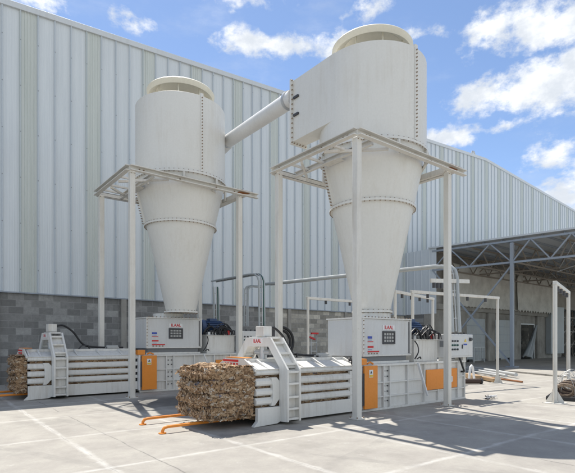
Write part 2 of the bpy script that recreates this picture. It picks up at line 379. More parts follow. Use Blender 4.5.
# ---- long industrial hall
WA = math.radians(2.4512)
hall = thing('factory_hall', 'huge hall with pale ribbed metal cladding over a grey block wall, behind the machines', 'building', (1.554, 12.476, 0), WA)
RS = 22.76
ROOF = lambda s: 8.76+0.0925*s if s < RS else 8.76+0.0925*RS-(s-RS)*0.0285
ZB = 2.14; S1 = 44
def profile(s_from, s_to, first):
    """front outline of the sheets as (s, depth, kind)"""
    segs = []; k = 0; s = s_from
    while s < s_to:
        tr = (k % 4) == first
        segs.append((s, tr)); s += PITCH; k += 1
    return segs
def cladding(mb, mbt, s_from, s_to, zlo, zhi, first, rib=0.030):
    for s, tr in profile(s_from, s_to, first):
        pts = [(s, 0.0), (s+0.010, -rib), (s+0.036, -rib), (s+0.048, 0.0)]
        if tr:
            for q in range(1, 5):
                a = s+0.066+q*(PITCH-0.066)/5
                pts += [(a-0.018, 0.0), (a-0.008, -0.016), (a+0.008, -0.016), (a+0.018, 0.0)]
        else:
            for q in range(1, 6):
                a = s+0.066+q*(PITCH-0.066)/6
                pts += [(a-0.010, 0.0), (a, -0.0035), (a+0.010, 0.0)]
        pts.append((s+PITCH, 0.0))
        tgt = mbt if tr else mb
        prev = None
        for (a, d) in pts:
            lo = tgt.bm.verts.new(Vector((a, d, zlo))*K); hi = tgt.bm.verts.new(Vector((a, d, zhi(a)))*K)
            if prev: tgt.bm.faces.new([prev[0], lo, hi, prev[1]])
            prev = (lo, hi)
a, c = MB(), MB(); cladding(a, c, S0, S1, ZB, lambda s: ROOF(s)-0.02, 3, 0.042)
a.build('metal_cladding', 'wall_sheet', hall, keep=True, ang=20); c.build('translucent_panels', 'translucent_sheet', hall, keep=True, ang=20)
MB().box(S0, S1, 0.03, 0.16, 0, ZB+0.02).build('block_wall', 'block_wall', hall)
w = MB(); w.box(S0, S1, -0.035, 0.03, ZB-0.03, ZB-0.002); w.build('flashing', 'steel_blue_paint', hall)
w = MB()
for s in (2.85, 5.77, 8.7, -0.1, -3.0, 11.6, 14.5): MB().box(s-0.07, s+0.07, -0.03, 0.03, 0, ZB-0.03).build('pilaster', 'plaster', hall)
w = MB()
for s0, s1 in ((S0, RS), (RS, S1)):
    w.prism([(s0, ROOF(s0)-0.11), (s1, ROOF(s1-1e-6)-0.11), (s1, ROOF(s1-1e-6)+0.03), (s0, ROOF(s0)+0.03)], 'y', -0.06, 0.10)
w.build('roof_trim', 'trim_sheet', hall, bev=0.01)
w = MB(); w.prism([(S0, 0), (S1, 0), (S1, ROOF(S1)), (RS, ROOF(RS)), (S0, ROOF(S0))], 'y', 0.17, 40)
w.build('hall_body', 'wall_sheet', hall)
v = MB(); v.tube([(21.9, 0.3, 10.6), (21.9, 0.3, 11.0), (21.96, 0.3, 11.15), (22.1, 0.3, 11.17), (22.2, 0.3, 11.05)], 0.05, 8)
v.box(22.15, 22.3, 0.2, 0.4, 10.7, 10.95); v.build('roof_vent', 'galvanised', hall)

# ---- loading annexe under the canopy
ann = thing('loading_annexe', 'grey plastered loading wall with doors, in the shade under the steel canopy', 'building', (17.0, 11.9, 0))
TOP = 4.86; L = 45
w = MB()
w.box(0, 7.94, 0, 0.25, 0, TOP); w.box(9.55, 13.1, 0, 0.25, 0, TOP); w.box(7.94, 9.55, 0, 0.25, 1.93, TOP)
w.box(13.1, 28, 0, 0.25, 2.9, TOP); w.box(18.5, 28, 0, 0.25, 0, 2.9)
w.build('plaster_wall', 'plaster', ann)
w = MB(); w.box(0.02, 28, 3.6, 3.7, 0, TOP); w.box(0.02, 28, 0.25, 3.6, TOP-0.06, TOP); w.build('inner_wall', 'dark_steel', ann)
for i, (x0, x1) in enumerate(((2.85, 4.45), (5.42, 6.95))):
    d = MB().box(x0, x1, -0.03, -0.002, 0.10, 2.05).build('loading_door', 'door_grey', ann, bev=0.01)
    q = MB()
    for z in (0.5, 0.9, 1.3, 1.7): q.box(x0+0.02, x1-0.02, -0.045, -0.031, z, z+0.02)
    q.build('panel_joint', 'steel_blue_paint', d)
    q = MB().box(x0+0.05, x0+0.35, -0.12, -0.0301, 0.0, 0.16).build('dock_bumper', 'black_rubber', d); MB().box(x1-0.35, x1-0.05, -0.12, -0.0301, 0.0, 0.16).build('dock_bumper', 'black_rubber', d)
w = MB()
for x0, x1 in ((0.0, 0.35), (2.2, 2.7), (4.6, 5.2), (7.1, 7.85), (9.75, 10.5)): w.box(x0, x1, -0.12, -0.001, 0, 2.35)
w.box(0, 12.6, -0.15, -0.0012, 2.352, 2.6)
w.build('pillar', 'plaster', ann, bev=0.02)
MB().box(11.0, 12.75, -0.3, -0.002, 0.28, 2.95).build('sheet_panel', 'door_grey', ann, bev=0.02)
w = MB(); w.box(7.94, 8.0, -0.05, -0.0015, 0, 1.93); w.box(9.49, 9.55, -0.05, -0.0015, 0, 1.93); w.box(8.0, 9.49, -0.05, -0.0015, 1.87, 1.93)
w.build('door_frame', 'galvanised', ann)
# clad side of the annexe that faces the machines
a, c = MB(), MB(); cladding(a, c, -PITCH*5, 0.0, ZB, lambda s: TOP, 9)
for bmx in (a, c):
    for vv in bmx.bm.verts: vv.co = Vector((vv.co.y - 0.01*K, -vv.co.x, vv.co.z))
a.build('side_cladding', 'wall_sheet', ann, keep=True, ang=20); c.bm.free()
MB().box(-0.0, 0.10, 0.26, 1.9, 0, TOP-0.01).build('side_wall', 'block_wall', ann)

def cloth(name, label, x0, x1, zt, zb, y, scal, seed, m='tarp', group=None, amp=0.05):
    bm = bmesh.new(); nx, nz = 70, 28; rows = []
    for j in range(nz+1):
        row = []
        for i in range(nx+1):
            u = i/nx; vv = j/nz; x = x0+(x1-x0)*u
            sag = 0.05*abs(math.sin(u*PI*3.0))*(1-vv)
            bot = zb + scal*abs(math.sin(u*PI*round((x1-x0)/0.30)))
            z = zt - sag + (bot - (zt-sag))*vv
            yy = y + amp*noise.noise(Vector((x*1.6+seed, z*0.9, 0))) + amp*0.5*noise.noise(Vector((x*6+seed, z*1.5, 3)))*(0.3+vv)
            row.append(bm.verts.new(Vector((x, yy, z))*K))
        rows.append(row)
    for j in range(nz):
        for i in range(nx): bm.faces.new([rows[j][i], rows[j+1][i], rows[j+1][i+1], rows[j][i+1]])
    me = bpy.data.meshes.new(name); bm.to_mesh(me); bm.free(); me.materials.append(M[m])
    for pl in me.polygons: pl.use_smooth = True
    o = bpy.data.objects.new(name, me); COL.objects.link(o)
    sd = o.modifiers.new('thickness', 'SOLIDIFY'); sd.thickness = 0.008
    return tag(o, label, 'tarpaulin', group)
cloth('tarpaulin', 'long beige tarpaulin hung high on the loading wall, behind the blue steel brace', 17.9, 24.3, 4.42, 2.50, 11.62, 0.06, 1)
cloth('tarpaulin', 'paler wrinkled tarpaulin right of the steel column, with a scalloped lower edge', 23.9, 28.2, 4.42, 2.46, 11.50, 0.12, 5)
# torn sheet hanging in the dark doorway
bm = bmesh.new(); rows = []
for j in range(31):
    vv = j/30; row = []
    for i in range(17):
        u = i/16; wd_ = 0.12+0.95*vv**1.3
        x = 26.45 - vv*1.15 + (u-0.3)*wd_; z = 1.86-1.72*vv + 0.10*math.sin(u*5)*vv
        yy = 11.72 - 0.10*math.sin(u*16+vv*3)*(0.4+0.8*vv)
        row.append(bm.verts.new(Vector((x, yy, z))*K))
    rows.append(row)
for j in range(30):
    for i in range(16): bm.faces.new([rows[j][i], rows[j+1][i], rows[j+1][i+1], rows[j][i+1]])
me = bpy.data.meshes.new('hanging_sheet'); bm.to_mesh(me); bm.free(); me.materials.append(M['door_grey'])
for pl in me.polygons: pl.use_smooth = True
o = bpy.data.objects.new('hanging_sheet', me); COL.objects.link(o); o.modifiers.new('t', 'SOLIDIFY').thickness = 0.006
tag(o, 'grey torn sheet gathered to one side, hanging in the dark doorway', 'sheet')

# ---- canopy
can = thing('steel_canopy', 'blue grey steel lattice canopy roof with column and cross brace, at the right', 'canopy', (17.0, 8.38, 0))
def truss(mb, p0, p1, zt, zb, pan, r, rc):
    p0, p1 = Vector((*p0, 0)), Vector((*p1, 0)); Ln = (p1-p0).length; n = max(2, round(Ln/pan)); d = (p1-p0)/n
    mb.beam(p0+Vector((0, 0, zt)), p1+Vector((0, 0, zt)), rc, rc); mb.beam(p0+Vector((0, 0, zb)), p1+Vector((0, 0, zb)), rc, rc)
    for i in range(n):
        b0 = p0+d*i; mb.beam(b0+Vector((0, 0, zb)), b0+d*0.5+Vector((0, 0, zt)), r, r); mb.beam(b0+d*0.5+Vector((0, 0, zt)), b0+d+Vector((0, 0, zb)), r, r)
e = MB(); truss(e, (0, 3.35), (0, 0.0), 4.72, 3.93, 1.62, 0.042, 0.07); truss(e, (0, 0), (0, -5.28), 4.72, 3.93, 1.32, 0.042, 0.07)
e.build('edge_truss', 'steel_blue_paint', can)
for y in (0.07, -1.6, -3.3, -4.9, 1.6, 3.1):
    e = MB(); truss(e, (0.1, y), (25, y), 4.66, 3.98, 1.3, 0.036, 0.055); e.build('cross_truss', 'brown_primer', can)
for x in (3.5, 7.5, 12, 17, 22):
    e = MB(); truss(e, (x, 3.35), (x, -5.28), 4.60, 4.05, 1.2, 0.04, 0.06); e.build('long_truss', 'brown_primer' if x < 10 else 'steel_blue_paint', can)
e = MB()
for i in range(13): e.beam((0.05, 3.3-i*0.72, 4.80), (25, 3.3-i*0.72, 4.80), 0.04, 0.06)
e.build('purlin', 'steel_blue_paint', can)
e = MB().box(-0.08, 25, -5.4, 3.50, 4.84, 4.90); e.build('roof_sheet', 'trim_sheet', can)
for (x, y) in ((0, 0), (0, -5.28), (13.5, -5.28), (13.5, 0)):
    e = MB(); e.box(x-0.058, x+0.058, y-0.058, y+0.058, 0.0, 4.66); cc = e.build('column', 'steel_blue_paint', can, bev=0.01)
    MB().box(x-0.17, x+0.17, y-0.17, y+0.17, 0.051, 0.09).build('base_plate', 'steel_blue_paint', cc)
e = MB(); e.beam((0, -0.02, 0.1), (0, 3.30, 3.9), 0.055, 0.055); e.beam((0.06, 3.30, 0.1), (0.06, -0.02, 3.9), 0.055, 0.055); e.build('cross_brace', 'steel_blue_paint', can)
e = MB()
for k in range(26):      # loose conduits and rods slung below the roof
    x = random.uniform(1, 20); y = random.uniform(-4.5, 3)
    e.beam((x, y, random.uniform(3.7, 4.1)), (x+random.uniform(-2, 2), y+random.uniform(-1.2, 1.2), random.uniform(3.9, 4.5)), 0.022, 0.022)
e.build('roof_rods', 'galvanised', can)

for ch in can.children:          # the canopy falls gently toward its open edge
    for v_ in ch.data.vertices:
        if v_.co.z > 1.0: v_.co.z += (v_.co.y*0.036 - 0.10*K)*(v_.co.z/(4.8*K))
# ================================================================== CYCLONES
R_, ZB_, ZT_ = 0.82, 3.84, 5.20
def cyclone(loc, label, volute, sc=1.0):
    t_ = thing('cyclone_separator', label, 'cyclone', loc, sc=sc, group='cyclone separators above the balers')
    d = MB(); d.lathe([(0.0, ZT_), (R_-0.02, ZT_), (R_, ZT_-0.012), (R_, ZB_), (0.78, ZB_)], 128)
    drum = d.build('drum', 'cream_paint', t_)
    # bolted seam strip on the front
    s_ = MB(); s_.box(-0.028, 0.028, -R_-0.012, -R_+0.02, ZB_+0.03, ZT_+0.03); st = s_.build('seam_strip', 'cream_paint', drum)
    s_ = MB()
    for k in range(24):
        z = ZB_+0.08+k*(ZT_-ZB_-0.1)/23.5; s_.cyl((0, -R_-0.030, z), (0, -R_-0.010, z), 0.009, 6)
    s_.build('bolts', 'bolt_brown', st)
    c_ = MB(); c_.lathe([(0.805, ZB_-0.01), (0.27, 1.44)], 128); cone = c_.build('cone', 'cream_paint', t_)
    # flange rings with bolts
    def flange(z, r, nb, name, par):
        f = MB(); f.lathe([(r-0.02, z-0.016), (r+0.038, z-0.016), (r+0.038, z+0.016), (r-0.02, z+0.016)], 128, closed=True); fo = f.build(name, 'cream_paint', par)
        f = MB()
        for i in range(nb):
            a_ = 2*PI*i/nb; x, y = (r+0.028)*math.cos(a_), (r+0.028)*math.sin(a_); f.cyl((x, y, z-0.030), (x, y, z+0.028), 0.0078, 6)
        f.build('bolts', 'bolt_brown', fo); return fo
    flange(ZB_-0.005, 0.81, 64, 'drum_flange', t_); flange(3.03, 0.628, 56, 'cone_flange', t_); flange(1.452, 0.275, 24, 'outlet_flange', t_)
    # bolted seam down the left of the cone
    s_ = MB(); A_ = math.radians(158); ca, sa = math.cos(A_), math.sin(A_)
    s_.beam((ca*0.81, sa*0.81, 3.80), (ca*0.635, sa*0.635, 3.06), 0.02, 0.06); sm = s_.build('seam_strip', 'cream_paint', cone)
    s_ = MB()
    for k in range(16):
        f_ = k/15; z = 3.77-f_*0.70; r = 0.835-f_*0.165; s_.cyl((ca*(r), sa*(r), z-0.004), (ca*(r+0.03), sa*(r+0.03), z), 0.009, 6)
    s_.build('bolts', 'bolt_brown', sm)
    # outlet and weather cap
    o_ = MB(); o_.lathe([(0.30, ZT_-0.01), (0.30, ZT_+0.07), (0.29, ZT_+0.07), (0.29, ZT_-0.01)], 64); o_.build('outlet_pipe', 'cream_paint', t_)
    k_ = MB(); k_.lathe([(0.0, ZT_+0.46), (0.56, ZT_+0.37), (0.608, ZT_+0.355), (0.625, ZT_+0.335), (0.615, ZT_+0.295), (0.590, ZT_+0.255), (0.575, ZT_+0.258), (0.45, ZT_+0.345), (0.0, ZT_+0.10)], 96)
    cap = k_.build('weather_cap', 'cap_cream', t_)
    for i in range(8):
        a_ = 2*PI*i/8+0.25; x, y = 0.50*math.cos(a_), 0.50*math.sin(a_)
        MB().beam((x, y, ZT_-0.005), (x, y, ZT_+0.315), 0.012, 0.02).build('cap_strut', 'cap_cream', cap)
    if volute:
        b_ = MB(); zi = 4.22; za = ZT_-0.004
        b_.prism([(-R_, -0.02), (-R_, 0.97), (-0.56, 0.97), (-0.50, 0.0)], 'z', zi, za); inl = b_.build('inlet_box', 'cream_paint', t_)
        f = MB(); f.box(-R_-0.045, -0.52, 0.955, 0.985, zi-0.045, za+0.02); fo = f.build('inlet_flange', 'cream_paint', inl)
        f = MB()
        for k in range(14):
            z = zi-0.02+k*(za-zi+0.02)/13; f.cyl((-R_-0.026, 0.93, z), (-R_-0.026, 1.0, z), 0.009, 6)
        for k in range(5):
            x = -R_+0.02+k*0.06; f.cyl((x, 0.93, zi-0.026), (x, 1.0, zi-0.026), 0.009, 6)
        f.build('bolts', 'bolt_brown', fo)
        for z in (4.90, 4.62): MB().box(-R_-0.03, -R_-0.001, 0.80, 0.92, z-0.016, z+0.016).build('lifting_lug', 'dark_steel', inl)
    return t_
cyclone((5.63, 4.98, 0), 'large nearer cyclone with a square side inlet, rising against the sky', True)
cyclone((4.35, 9.05, 0), 'farther round cyclone drum and cone at the left, in front of the metal cladding', False, 1.1)

# duct between the two
dt = thing('transfer_duct', 'round pale pipe slung between the two cyclone drums', 'duct', (4.86, 6.0, 4.96))
A_ = Vector((0, -0.03, 0)); B_ = Vector((0.53, 3.03, 0.40)); D_ = (B_-A_).normalized()
MB().cyl(A_, B_+D_*0.35, 0.132, 40).build('pipe', 'duct_white', dt)
for f_ in (0.05, 0.93):
    c_ = A_.lerp(B_, f_); MB().cyl(c_-D_*0.03, c_+D_*0.03, 0.150, 40).build('clamp_ring', 'bright_metal', dt)
MB().cyl(B_-D_*0.12, B_+D_*0.3, 0.16, 40, 0.19).build('collar', 'duct_white', dt)

# ---- support frames
def frame(loc, label, LX, LY, H, sc=1.0, cx=1.17, cy=0.78):
    t_ = thing('support_frame', label, 'steel frame', loc, sc=sc, group='cyclone support frames')
    for (x, y) in ((0, 0), (LX, 0), (0, LY), (LX, LY)):
        p_ = MB().box(x-0.044, x+0.044, y-0.044, y+0.044, 0.0, H-0.09).build('post', 'frame_paint', t_, bev=0.008)
        q = MB(); q.box(x-0.075, x+0.075, y-0.075, y+0.075, 0.002, 0.016); q.build('base_plate', 'frame_paint', p_)
        q = MB()
        for dx in (-1, 1):
            for dy in (-1, 1): q.cyl((x+dx*0.06, y+dy*0.06, 0.016), (x+dx*0.06, y+dy*0.06, 0.034), 0.008, 6)
        for dx in (-1, 1):
            for dy in (-1, 1): q.cyl((x+dx*0.03, y+dy*0.053, H-0.12), (x+dx*0.03, y+dy*0.053+0.001, H-0.118), 0.008, 6)
        q.build('bolts', 'bolt_brown', p_)
    h = H-0.045; ox = 0.36
    # outer angle beams: web + flange
    def angle(p, q, inward, name='beam', w=0.075):
        m_ = MB(); m_.beam(p, q, 0.012, 0.074); iv = Vector(inward)*w*-0.42
        m_.beam(Vector(p)+iv+Vector((0, 0, 0.036)), Vector(q)+iv+Vector((0, 0, 0.036)), w, 0.012)
        m_.beam(Vector(p)+iv-Vector((0, 0, 0.036)), Vector(q)+iv-Vector((0, 0, 0.036)), w, 0.012); return m_.build(name, 'frame_paint', t_)
    angle((-0.06, -0.05, h), (LX+ox, -0.05, h), (0, 1, 0)); angle((-0.06, LY+0.05, h), (LX+ox, LY+0.05, h), (0, -1, 0))
    angle((-0.05, -0.06, h+0.002), (-0.05, LY+0.08, h+0.002), (1, 0, 0)); angle((LX+0.05, -0.04, h-0.002), (LX+0.05, LY+0.04, h-0.002), (-1, 0, 0))
    # inner ring beams that carry the drum
    angle((cx-0.84, 0.02, h-0.006), (cx-0.84, LY-0.02, h-0.006), (1, 0, 0), 'inner_beam', 0.05); angle((cx+0.80, 0.02, h-0.006), (cx+0.80, LY-0.02, h-0.006), (-1, 0, 0), 'inner_beam', 0.055)
    for (a_, b_) in (((0.0, 0.62), (0.62, 0.0)), ((LX, 0.62), (LX-0.55, 0.0)), ((0, LY-0.55), (0.6, LY)), ((LX, LY-0.55), (LX-0.55, LY))):
        MB().beam((*a_, h-0.03), (*b_, h-0.03), 0.035, 0.035).build('corner_tie', 'frame_paint', t_)
    for y in (0.42, 0.95, 1.3): MB().beam((-0.04, y, h-0.01), (cx-0.87, y, h-0.01), 0.03, 0.03).build('cross_tie', 'frame_paint', t_)
    for y in (0.5, 1.1): MB().beam((cx+0.88, y, h-0.01), (LX+0.05, y, h-0.01), 0.03, 0.03).build('cross_tie', 'frame_paint', t_)
    for k in range(8):
        a_ = 2*PI*k/8+PI/8; x, y = cx+0.835*math.cos(a_), cy+0.835*math.sin(a_)
        MB().beam((x, y, h-0.03), (x, y, H+0.125), 0.035, 0.035).build('bracket', 'frame_paint', t_)
    for x in (cx-0.84, cx+0.80): MB().box(x-0.07, x+0.07, cy-0.16, cy+0.16, h-0.052, h-0.044).build('gusset_plate', 'frame_paint', t_)
    r_ = MB(); r_.prism([(LX-0.09, h-0.02), (LX-0.03, h-0.033), (LX+0.05, h-0.03), (LX+0.07, h-0.005), (LX+0.16, h+0.01), (LX+0.20, h+0.03), (LX+0.02, h+0.032), (LX-0.05, h+0.02)], 'y', -0.0595, -0.0565); r_.box(LX-0.12, LX+0.22, -0.118, -0.03, h+0.0425, h+0.046); r_.build('rust_patch', 'rust', t_)
    q = MB()
    for (x, y) in ((0.10, -0.058), (0.17, -0.058), (LX-0.14, -0.058), (0.8, -0.058), (1.5, -0.058)): q.cyl((x, y-0.012, h), (x, y+0.006, h), 0.013, 6)
    for (x, y) in ((-0.062, 0.1), (-0.062, 0.18), (-0.062, 0.6), (-0.062, LY-0.1)): q.cyl((x-0.012, y, h), (x+0.006, y, h), 0.013, 6)
    q.build('bolts', 'bolt_brown', t_)
    return t_
frame((4.46, 4.20, 0), 'taller nearer steel frame of posts carrying the big cyclone', 2.02, 1.65, 3.69)
frame((3.01, 8.20, 0), 'steel post frame at the left carrying the farther cyclone', 2.02, 1.56, 3.69, 1.1, 1.218, 0.773)

# ================================================================== BALERS (local: x along the machine, y to the rear, z up)
LOGO = 'ILAAL'
def baler(loc, label, sc=1.0):
    T = thing('baler', label, 'baling press', loc, sc=sc, group='horizontal balers under the cyclones')
    BP = 'baler_paint'
    YB = 0.90
    # --- channel
    lp = MB(); lp.box(0.34, 1.60, 0.0, 0.03, 0.03, 0.21); lp.box(0.34, 1.60, YB-0.03, YB, 0.03, 0.21); lp.box(0.34, 1.6, 0.032, YB-0.032, 0.03, 0.06)
    lp.build('lower_plate', BP, T, bev=0.006)
    for y0, y1 in ((-0.035, 0.03), (YB-0.03, YB+0.035)): MB().prism([(-0.06, 0.0), (0.28, 0.012), (0.37, 0.05), (0.36, 0.19), (0.33, 0.215), (-0.0, 0.215), (0.0, 0.06)], 'y', y0, y1).build('skid_shoe', BP, T, bev=0.008)
    for side in (0, 1):
        y0 = 0.0 if side == 0 else YB-0.07
        def bar(x0, x1, z0, z1, name):
            m_ = MB(); zm = (z0+z1)/2; pr = [(y0, z0+0.02), (y0, z1-0.03), (y0+0.03, z1), (y0+0.07, z1), (y0+0.07, z0), (y0+0.02, z0)]
            if side: pr = [(2*y0+0.07-a, b2) for a, b2 in pr]
            m_.prism(pr, 'x', x0, x1); return m_.build(name, BP, T, bev=0.004)
        for z0, z1 in ((0.242, 0.328), (0.353, 0.438), (0.468, 0.558)):
            bar(0.0, 0.30, z0, z1, 'side_bar'); bar(0.56, 1.66, z0, z1, 'side_bar')
        bar(0.0, 1.74, 0.595, 0.665, 'top_rail')
        cb = MB(); ya, yb = (-0.012, 0.05) if side == 0 else (YB-0.05, YB+0.012)
        cb.prism([(0.21, 0.225), (0.26, 0.225), (0.33, 0.30), (0.33, 0.52), (0.29, 0.565), (0.21, 0.565), (0.235, 0.45), (0.235, 0.33)], 'y', ya, yb); cb.build('clamp_plate', BP, T, bev=0.006)
    MB().box(1.56, 1.62, 0.005, 0.05, 0.05, 0.59).build('upright', BP, T, bev=0.004)
    # --- packed card inside the channel
    w = MB(); w.box(0.05, 1.62, 0.075, YB-0.075, 0.07, 0.60); bmesh.ops.subdivide_edges(w.bm, edges=w.bm.edges, cuts=20, use_grid_fill=True)
    for v_ in w.bm.verts: v_.co += Vector((noise.noise(v_.co*7), noise.noise(v_.co*9+Vector((5, 0, 0))), noise.noise(v_.co*8+Vector((0, 9, 0)))))*0.05
    w.build('packed_card', 'waste_card', T)
    # --- sloped top covers with gussets
    tp = MB()
    for a_, b_ in ((0.0, 1.72),):
        tp.prism([(0.0, 0.666), (0.25, 0.735), (YB-0.25, 0.735), (YB, 0.666), (YB-0.02, 0.64), (0.02, 0.64)], 'x', a_, b_)
    tp.build('top_cover', BP, T, bev=0.006)
    for x in (0.015, 0.17, 0.72, 1.08, 1.45, 1.66):
        for side in (0, 1):
            f = (lambda q: q) if side == 0 else (lambda q: YB-q)
            gx = MB(); gx.prism([(f(-0.004), 0.668), (f(0.245), 0.772), (f(0.30), 0.772), (f(0.30), 0.738), (f(0.252), 0.737), (f(0.005), 0.669)], 'x', x, x+0.022); gx.build('gusset', BP, T)
    MB().box(0.0, 1.7, 0.27, 0.30, 0.736, 0.775).build('top_rib', BP, T); MB().box(0.0, 1.7, YB-0.30, YB-0.27, 0.736, 0.775).build('top_rib', BP, T)
    ex = MB(); ex.prism([(0.0, 0.64), (0.0, 0.675), (0.25, 0.79), (YB-0.25, 0.79), (YB, 0.675), (YB, 0.64)], 'x', -0.02, -0.002); eo = ex.build('end_plate', BP, T, bev=0.004)
    q = MB(); q.prism([(0.24, 0.7915), (YB-0.24, 0.7915), (YB-0.24, 0.80), (0.24, 0.80)], 'x', -0.02, 0.10); q.build('orange_edge', 'orange_paint', eo)
    q = MB(); q.box(-0.024, -0.0201, 0.36, 0.72, 0.745, 0.770); q.build('warning_strip', 'red', eo)
    q = MB()
    for k in range(5): q.box(-0.024, -0.0201, 0.37+k*0.07, 0.405+k*0.07, 0.70, 0.73)
    q.build('warning_pictograms', 'red', eo)
    # --- yoke (portal around the channel)
    X0, X1 = 0.33, 0.54; cy = YB/2
    out = [(-0.165, 0.04), (-0.165, 0.66), (0.18, 1.045), (0.22, 1.06), (YB-0.22, 1.06), (YB-0.18, 1.045), (YB+0.165, 0.66), (YB+0.165, 0.04)]
    inn = [(YB+0.005, 0.03), (YB+0.005, 0.68), (YB-0.22, 0.93), (0.22, 0.93), (-0.005, 0.68), (-0.005, 0.03)]
    def portal(x0, x1, o_, i_, name):
        m_ = MB(); A2 = []; 
        L_ = [(o_[0], i_[5]), (o_[1], i_[4]), (o_[2], i_[3]), (o_[5], i_[2]), (o_[6], i_[1]), (o_[7], i_[0])]
        for a in range(5):
            (p1, q1), (p2, q2) = L_[a], L_[a+1]
            m_.prism([p1, p2, q2, q1], 'x', x0, x1)
        bmesh.ops.remove_doubles(m_.bm, verts=m_.bm.verts, dist=0.0005)
        return m_.build(name, BP, T)
    p1 = portal(X0, X0+0.025, out, inn, 'yoke_plate'); portal(X1-0.025, X1, out, inn, 'yoke_plate')
    # rungs between the yoke plates
    rg = MB()
    for side in (0, 1):
        f = (lambda q: q) if side == 0 else (lambda q: YB-q)
        def rung(pa, pb):
            (ya, za), (yb, zb) = pa, pb
            rg.prism([(f(ya), za-0.012), (f(yb), zb-0.012), (f(yb), zb+0.012), (f(ya), za+0.012)], 'x', X0+0.026, X1-0.026)
        for z in (0.07, 0.19, 0.33, 0.49, 0.63): rung((-0.158, z), (-0.09, z))
        for k in range(3):
            u = (k+0.5)/3; y_ = -0.165+0.345*u; z_ = 0.66+0.385*u; rung((y_+0.004, z_), (y_+0.085, z_-0.03))
        m2 = [(f(-0.08), 0.06), (f(-0.08), 0.655), (f(-0.09), 0.655), (f(-0.09), 0.06)]; rg.prism(m2, 'x', X0+0.026, X1-0.026)
        rg.prism([(f(-0.08), 0.67), (f(0.20), 0.955), (f(0.19), 0.965), (f(-0.09), 0.68)], 'x', X0+0.026, X1-0.026)
    rg.box(X0+0.026, X1-0.026, 0.22, YB-0.22, 1.03, 1.055); rg.build('yoke_rungs', BP, T)
    wp = MB(); wp.box(X0-0.006, X0-0.001, cy-0.115, cy+0.115, 0.968, 1.032); lo = wp.build('logo_plate', 'white', p1)
    MB().text(LOGO, (X0-0.007, cy, 0.999), (0, -1, 0), (0, 0, 1), 0.066, 0.02).build('logo_lettering', 'red', lo, keep=True)
    cyl = MB(); cyl.box(X0+0.03, X1-0.05, cy-0.09, cy+0.09, 1.0605, 1.19); cyl.build('ram_head', BP, T, bev=0.01)
    cyl = MB(); cyl.cyl((0.42, cy, 0.74), (0.42, cy, 1.03), 0.05, 16); cyl.cyl((0.42, cy-0.16, 0.86), (0.42, cy+0.16, 0.86), 0.035, 12); cyl.build('ram', 'bright_metal', T)
    MB().hose([(0.5, cy, 1.16), (0.62, cy+0.03, 1.17), (0.78, cy+0.05, 1.06), (0.95, cy+0.08, 0.85), (1.2, cy+0.1, 0.80), (1.65, cy+0.1, 0.79)], 0.017, 8).build('hydraulic_hose', 'black_rubber', T)
    v_ = MB(); v_.box(0.80, 1.05, 0.42, 0.60, 0.736, 0.775); v_.tube([(0.85, 0.45, 0.77), (0.9, 0.46, 0.83), (1.02, 0.5, 0.835), (1.06, 0.55, 0.77)], 0.012, 6); v_.build('valve_block', 'dark_steel', T)
    v_ = MB(); v_.box(1.30, 1.50, 0.31, 0.46, 0.776, 0.80); v_.cyl((1.30, 0.385, 0.80), (1.50, 0.385, 0.80), 0.035, 12); v_.build('valve_cover', 'mesh_light', T, bev=0.006)
    # --- wire tying section
    d = MB(); d.box(1.63, 1.74, 0.04, YB-0.04, 0.05, 0.66); d.build('tying_recess', 'black_rubber', T)
    d = MB()
    for z0, z1 in ((0.25, 0.325), (0.355, 0.432), (0.47, 0.555), (0.05, 0.21)): d.box(1.60, 1.72, 0.0, 0.035, z0+0.012, z1-0.008)
    d.build('tying_finger', BP, T, bev=0.004)
    MB().box(1.725, 1.75, -0.045, 0.05, 0.05, 0.70).build('tying_post', 'white', T)
    hs_ = MB()
    for k in range(7):
        a0 = Vector((1.60+0.03*k, 0.0+0.05*k, 0.66)); hs_.hose([a0, a0+Vector((random.uniform(-.05, .02), -0.03, 0.07)), a0+Vector((random.uniform(0, .08), 0.02, 0.10)), a0+Vector((0.08, 0.06, 0.03))], 0.009, 6)
    hs_.build('tying_hoses', 'black_rubber', T)
    # --- press body
    BX0, BX1 = 1.752, 4.42; TZ = 0.655
    MB().box(BX0, BX1, 0.03, YB-0.03, 0.02, TZ-0.02).build('press_body', BP, T, bev=0.006)
    rb = MB(); rb.box(BX0, BX1+0.01, -0.01, YB+0.01, TZ-0.0195, TZ+0.012)
    for x in (2.26, 2.40, 2.82, 3.25, 3.62, 4.19, 4.405): rb.box(x-0.012, x+0.012, -0.005, 0.0295, 0.025, TZ-0.02)
    for z in (0.19, 0.395):
        rb.box(BX0, 3.20, 0.002, 0.0292, z-0.010, z+0.010); rb.box(4.19, BX1-0.02, 0.002, 0.0292, z-0.010, z+0.010)
    rb.box(3.26, 4.19, 0.004, 0.0292, 0.185, 0.205); rb.box(BX0, BX1, -0.008, 0.0293, 0.0, 0.03)
    rb.build('stiffener_ribs', BP, T, bev=0.003)
    bl = MB()
    for z in (0.12, 0.26, 0.34, 0.48, 0.56):
        for x in (2.30, 2.365): bl.cyl((x, 0.012, z), (x, 0.031, z), 0.010, 6)
    bl.build('bolts', 'dark_steel', T)
    dr = MB().box(1.77, 2.04, -0.075, -0.045, 0.05, 0.652).build('orange_door', 'orange_paint', T, bev=0.006)
    q = MB().box(1.858, 1.935, -0.079, -0.0755, 0.49, 0.595).build('door_notice', 'white', dr)
    q2 = MB(); q2.prism([(1.875, 0.545), (1.918, 0.545), (1.8965, 0.583)], 'y', -0.081, -0.0795); q2.build('pictogram', 'dark_steel', q)
    MB().box(1.862, 1.931, -0.081, -0.0795, 0.498, 0.527).build('notice_band', 'yellow', q)
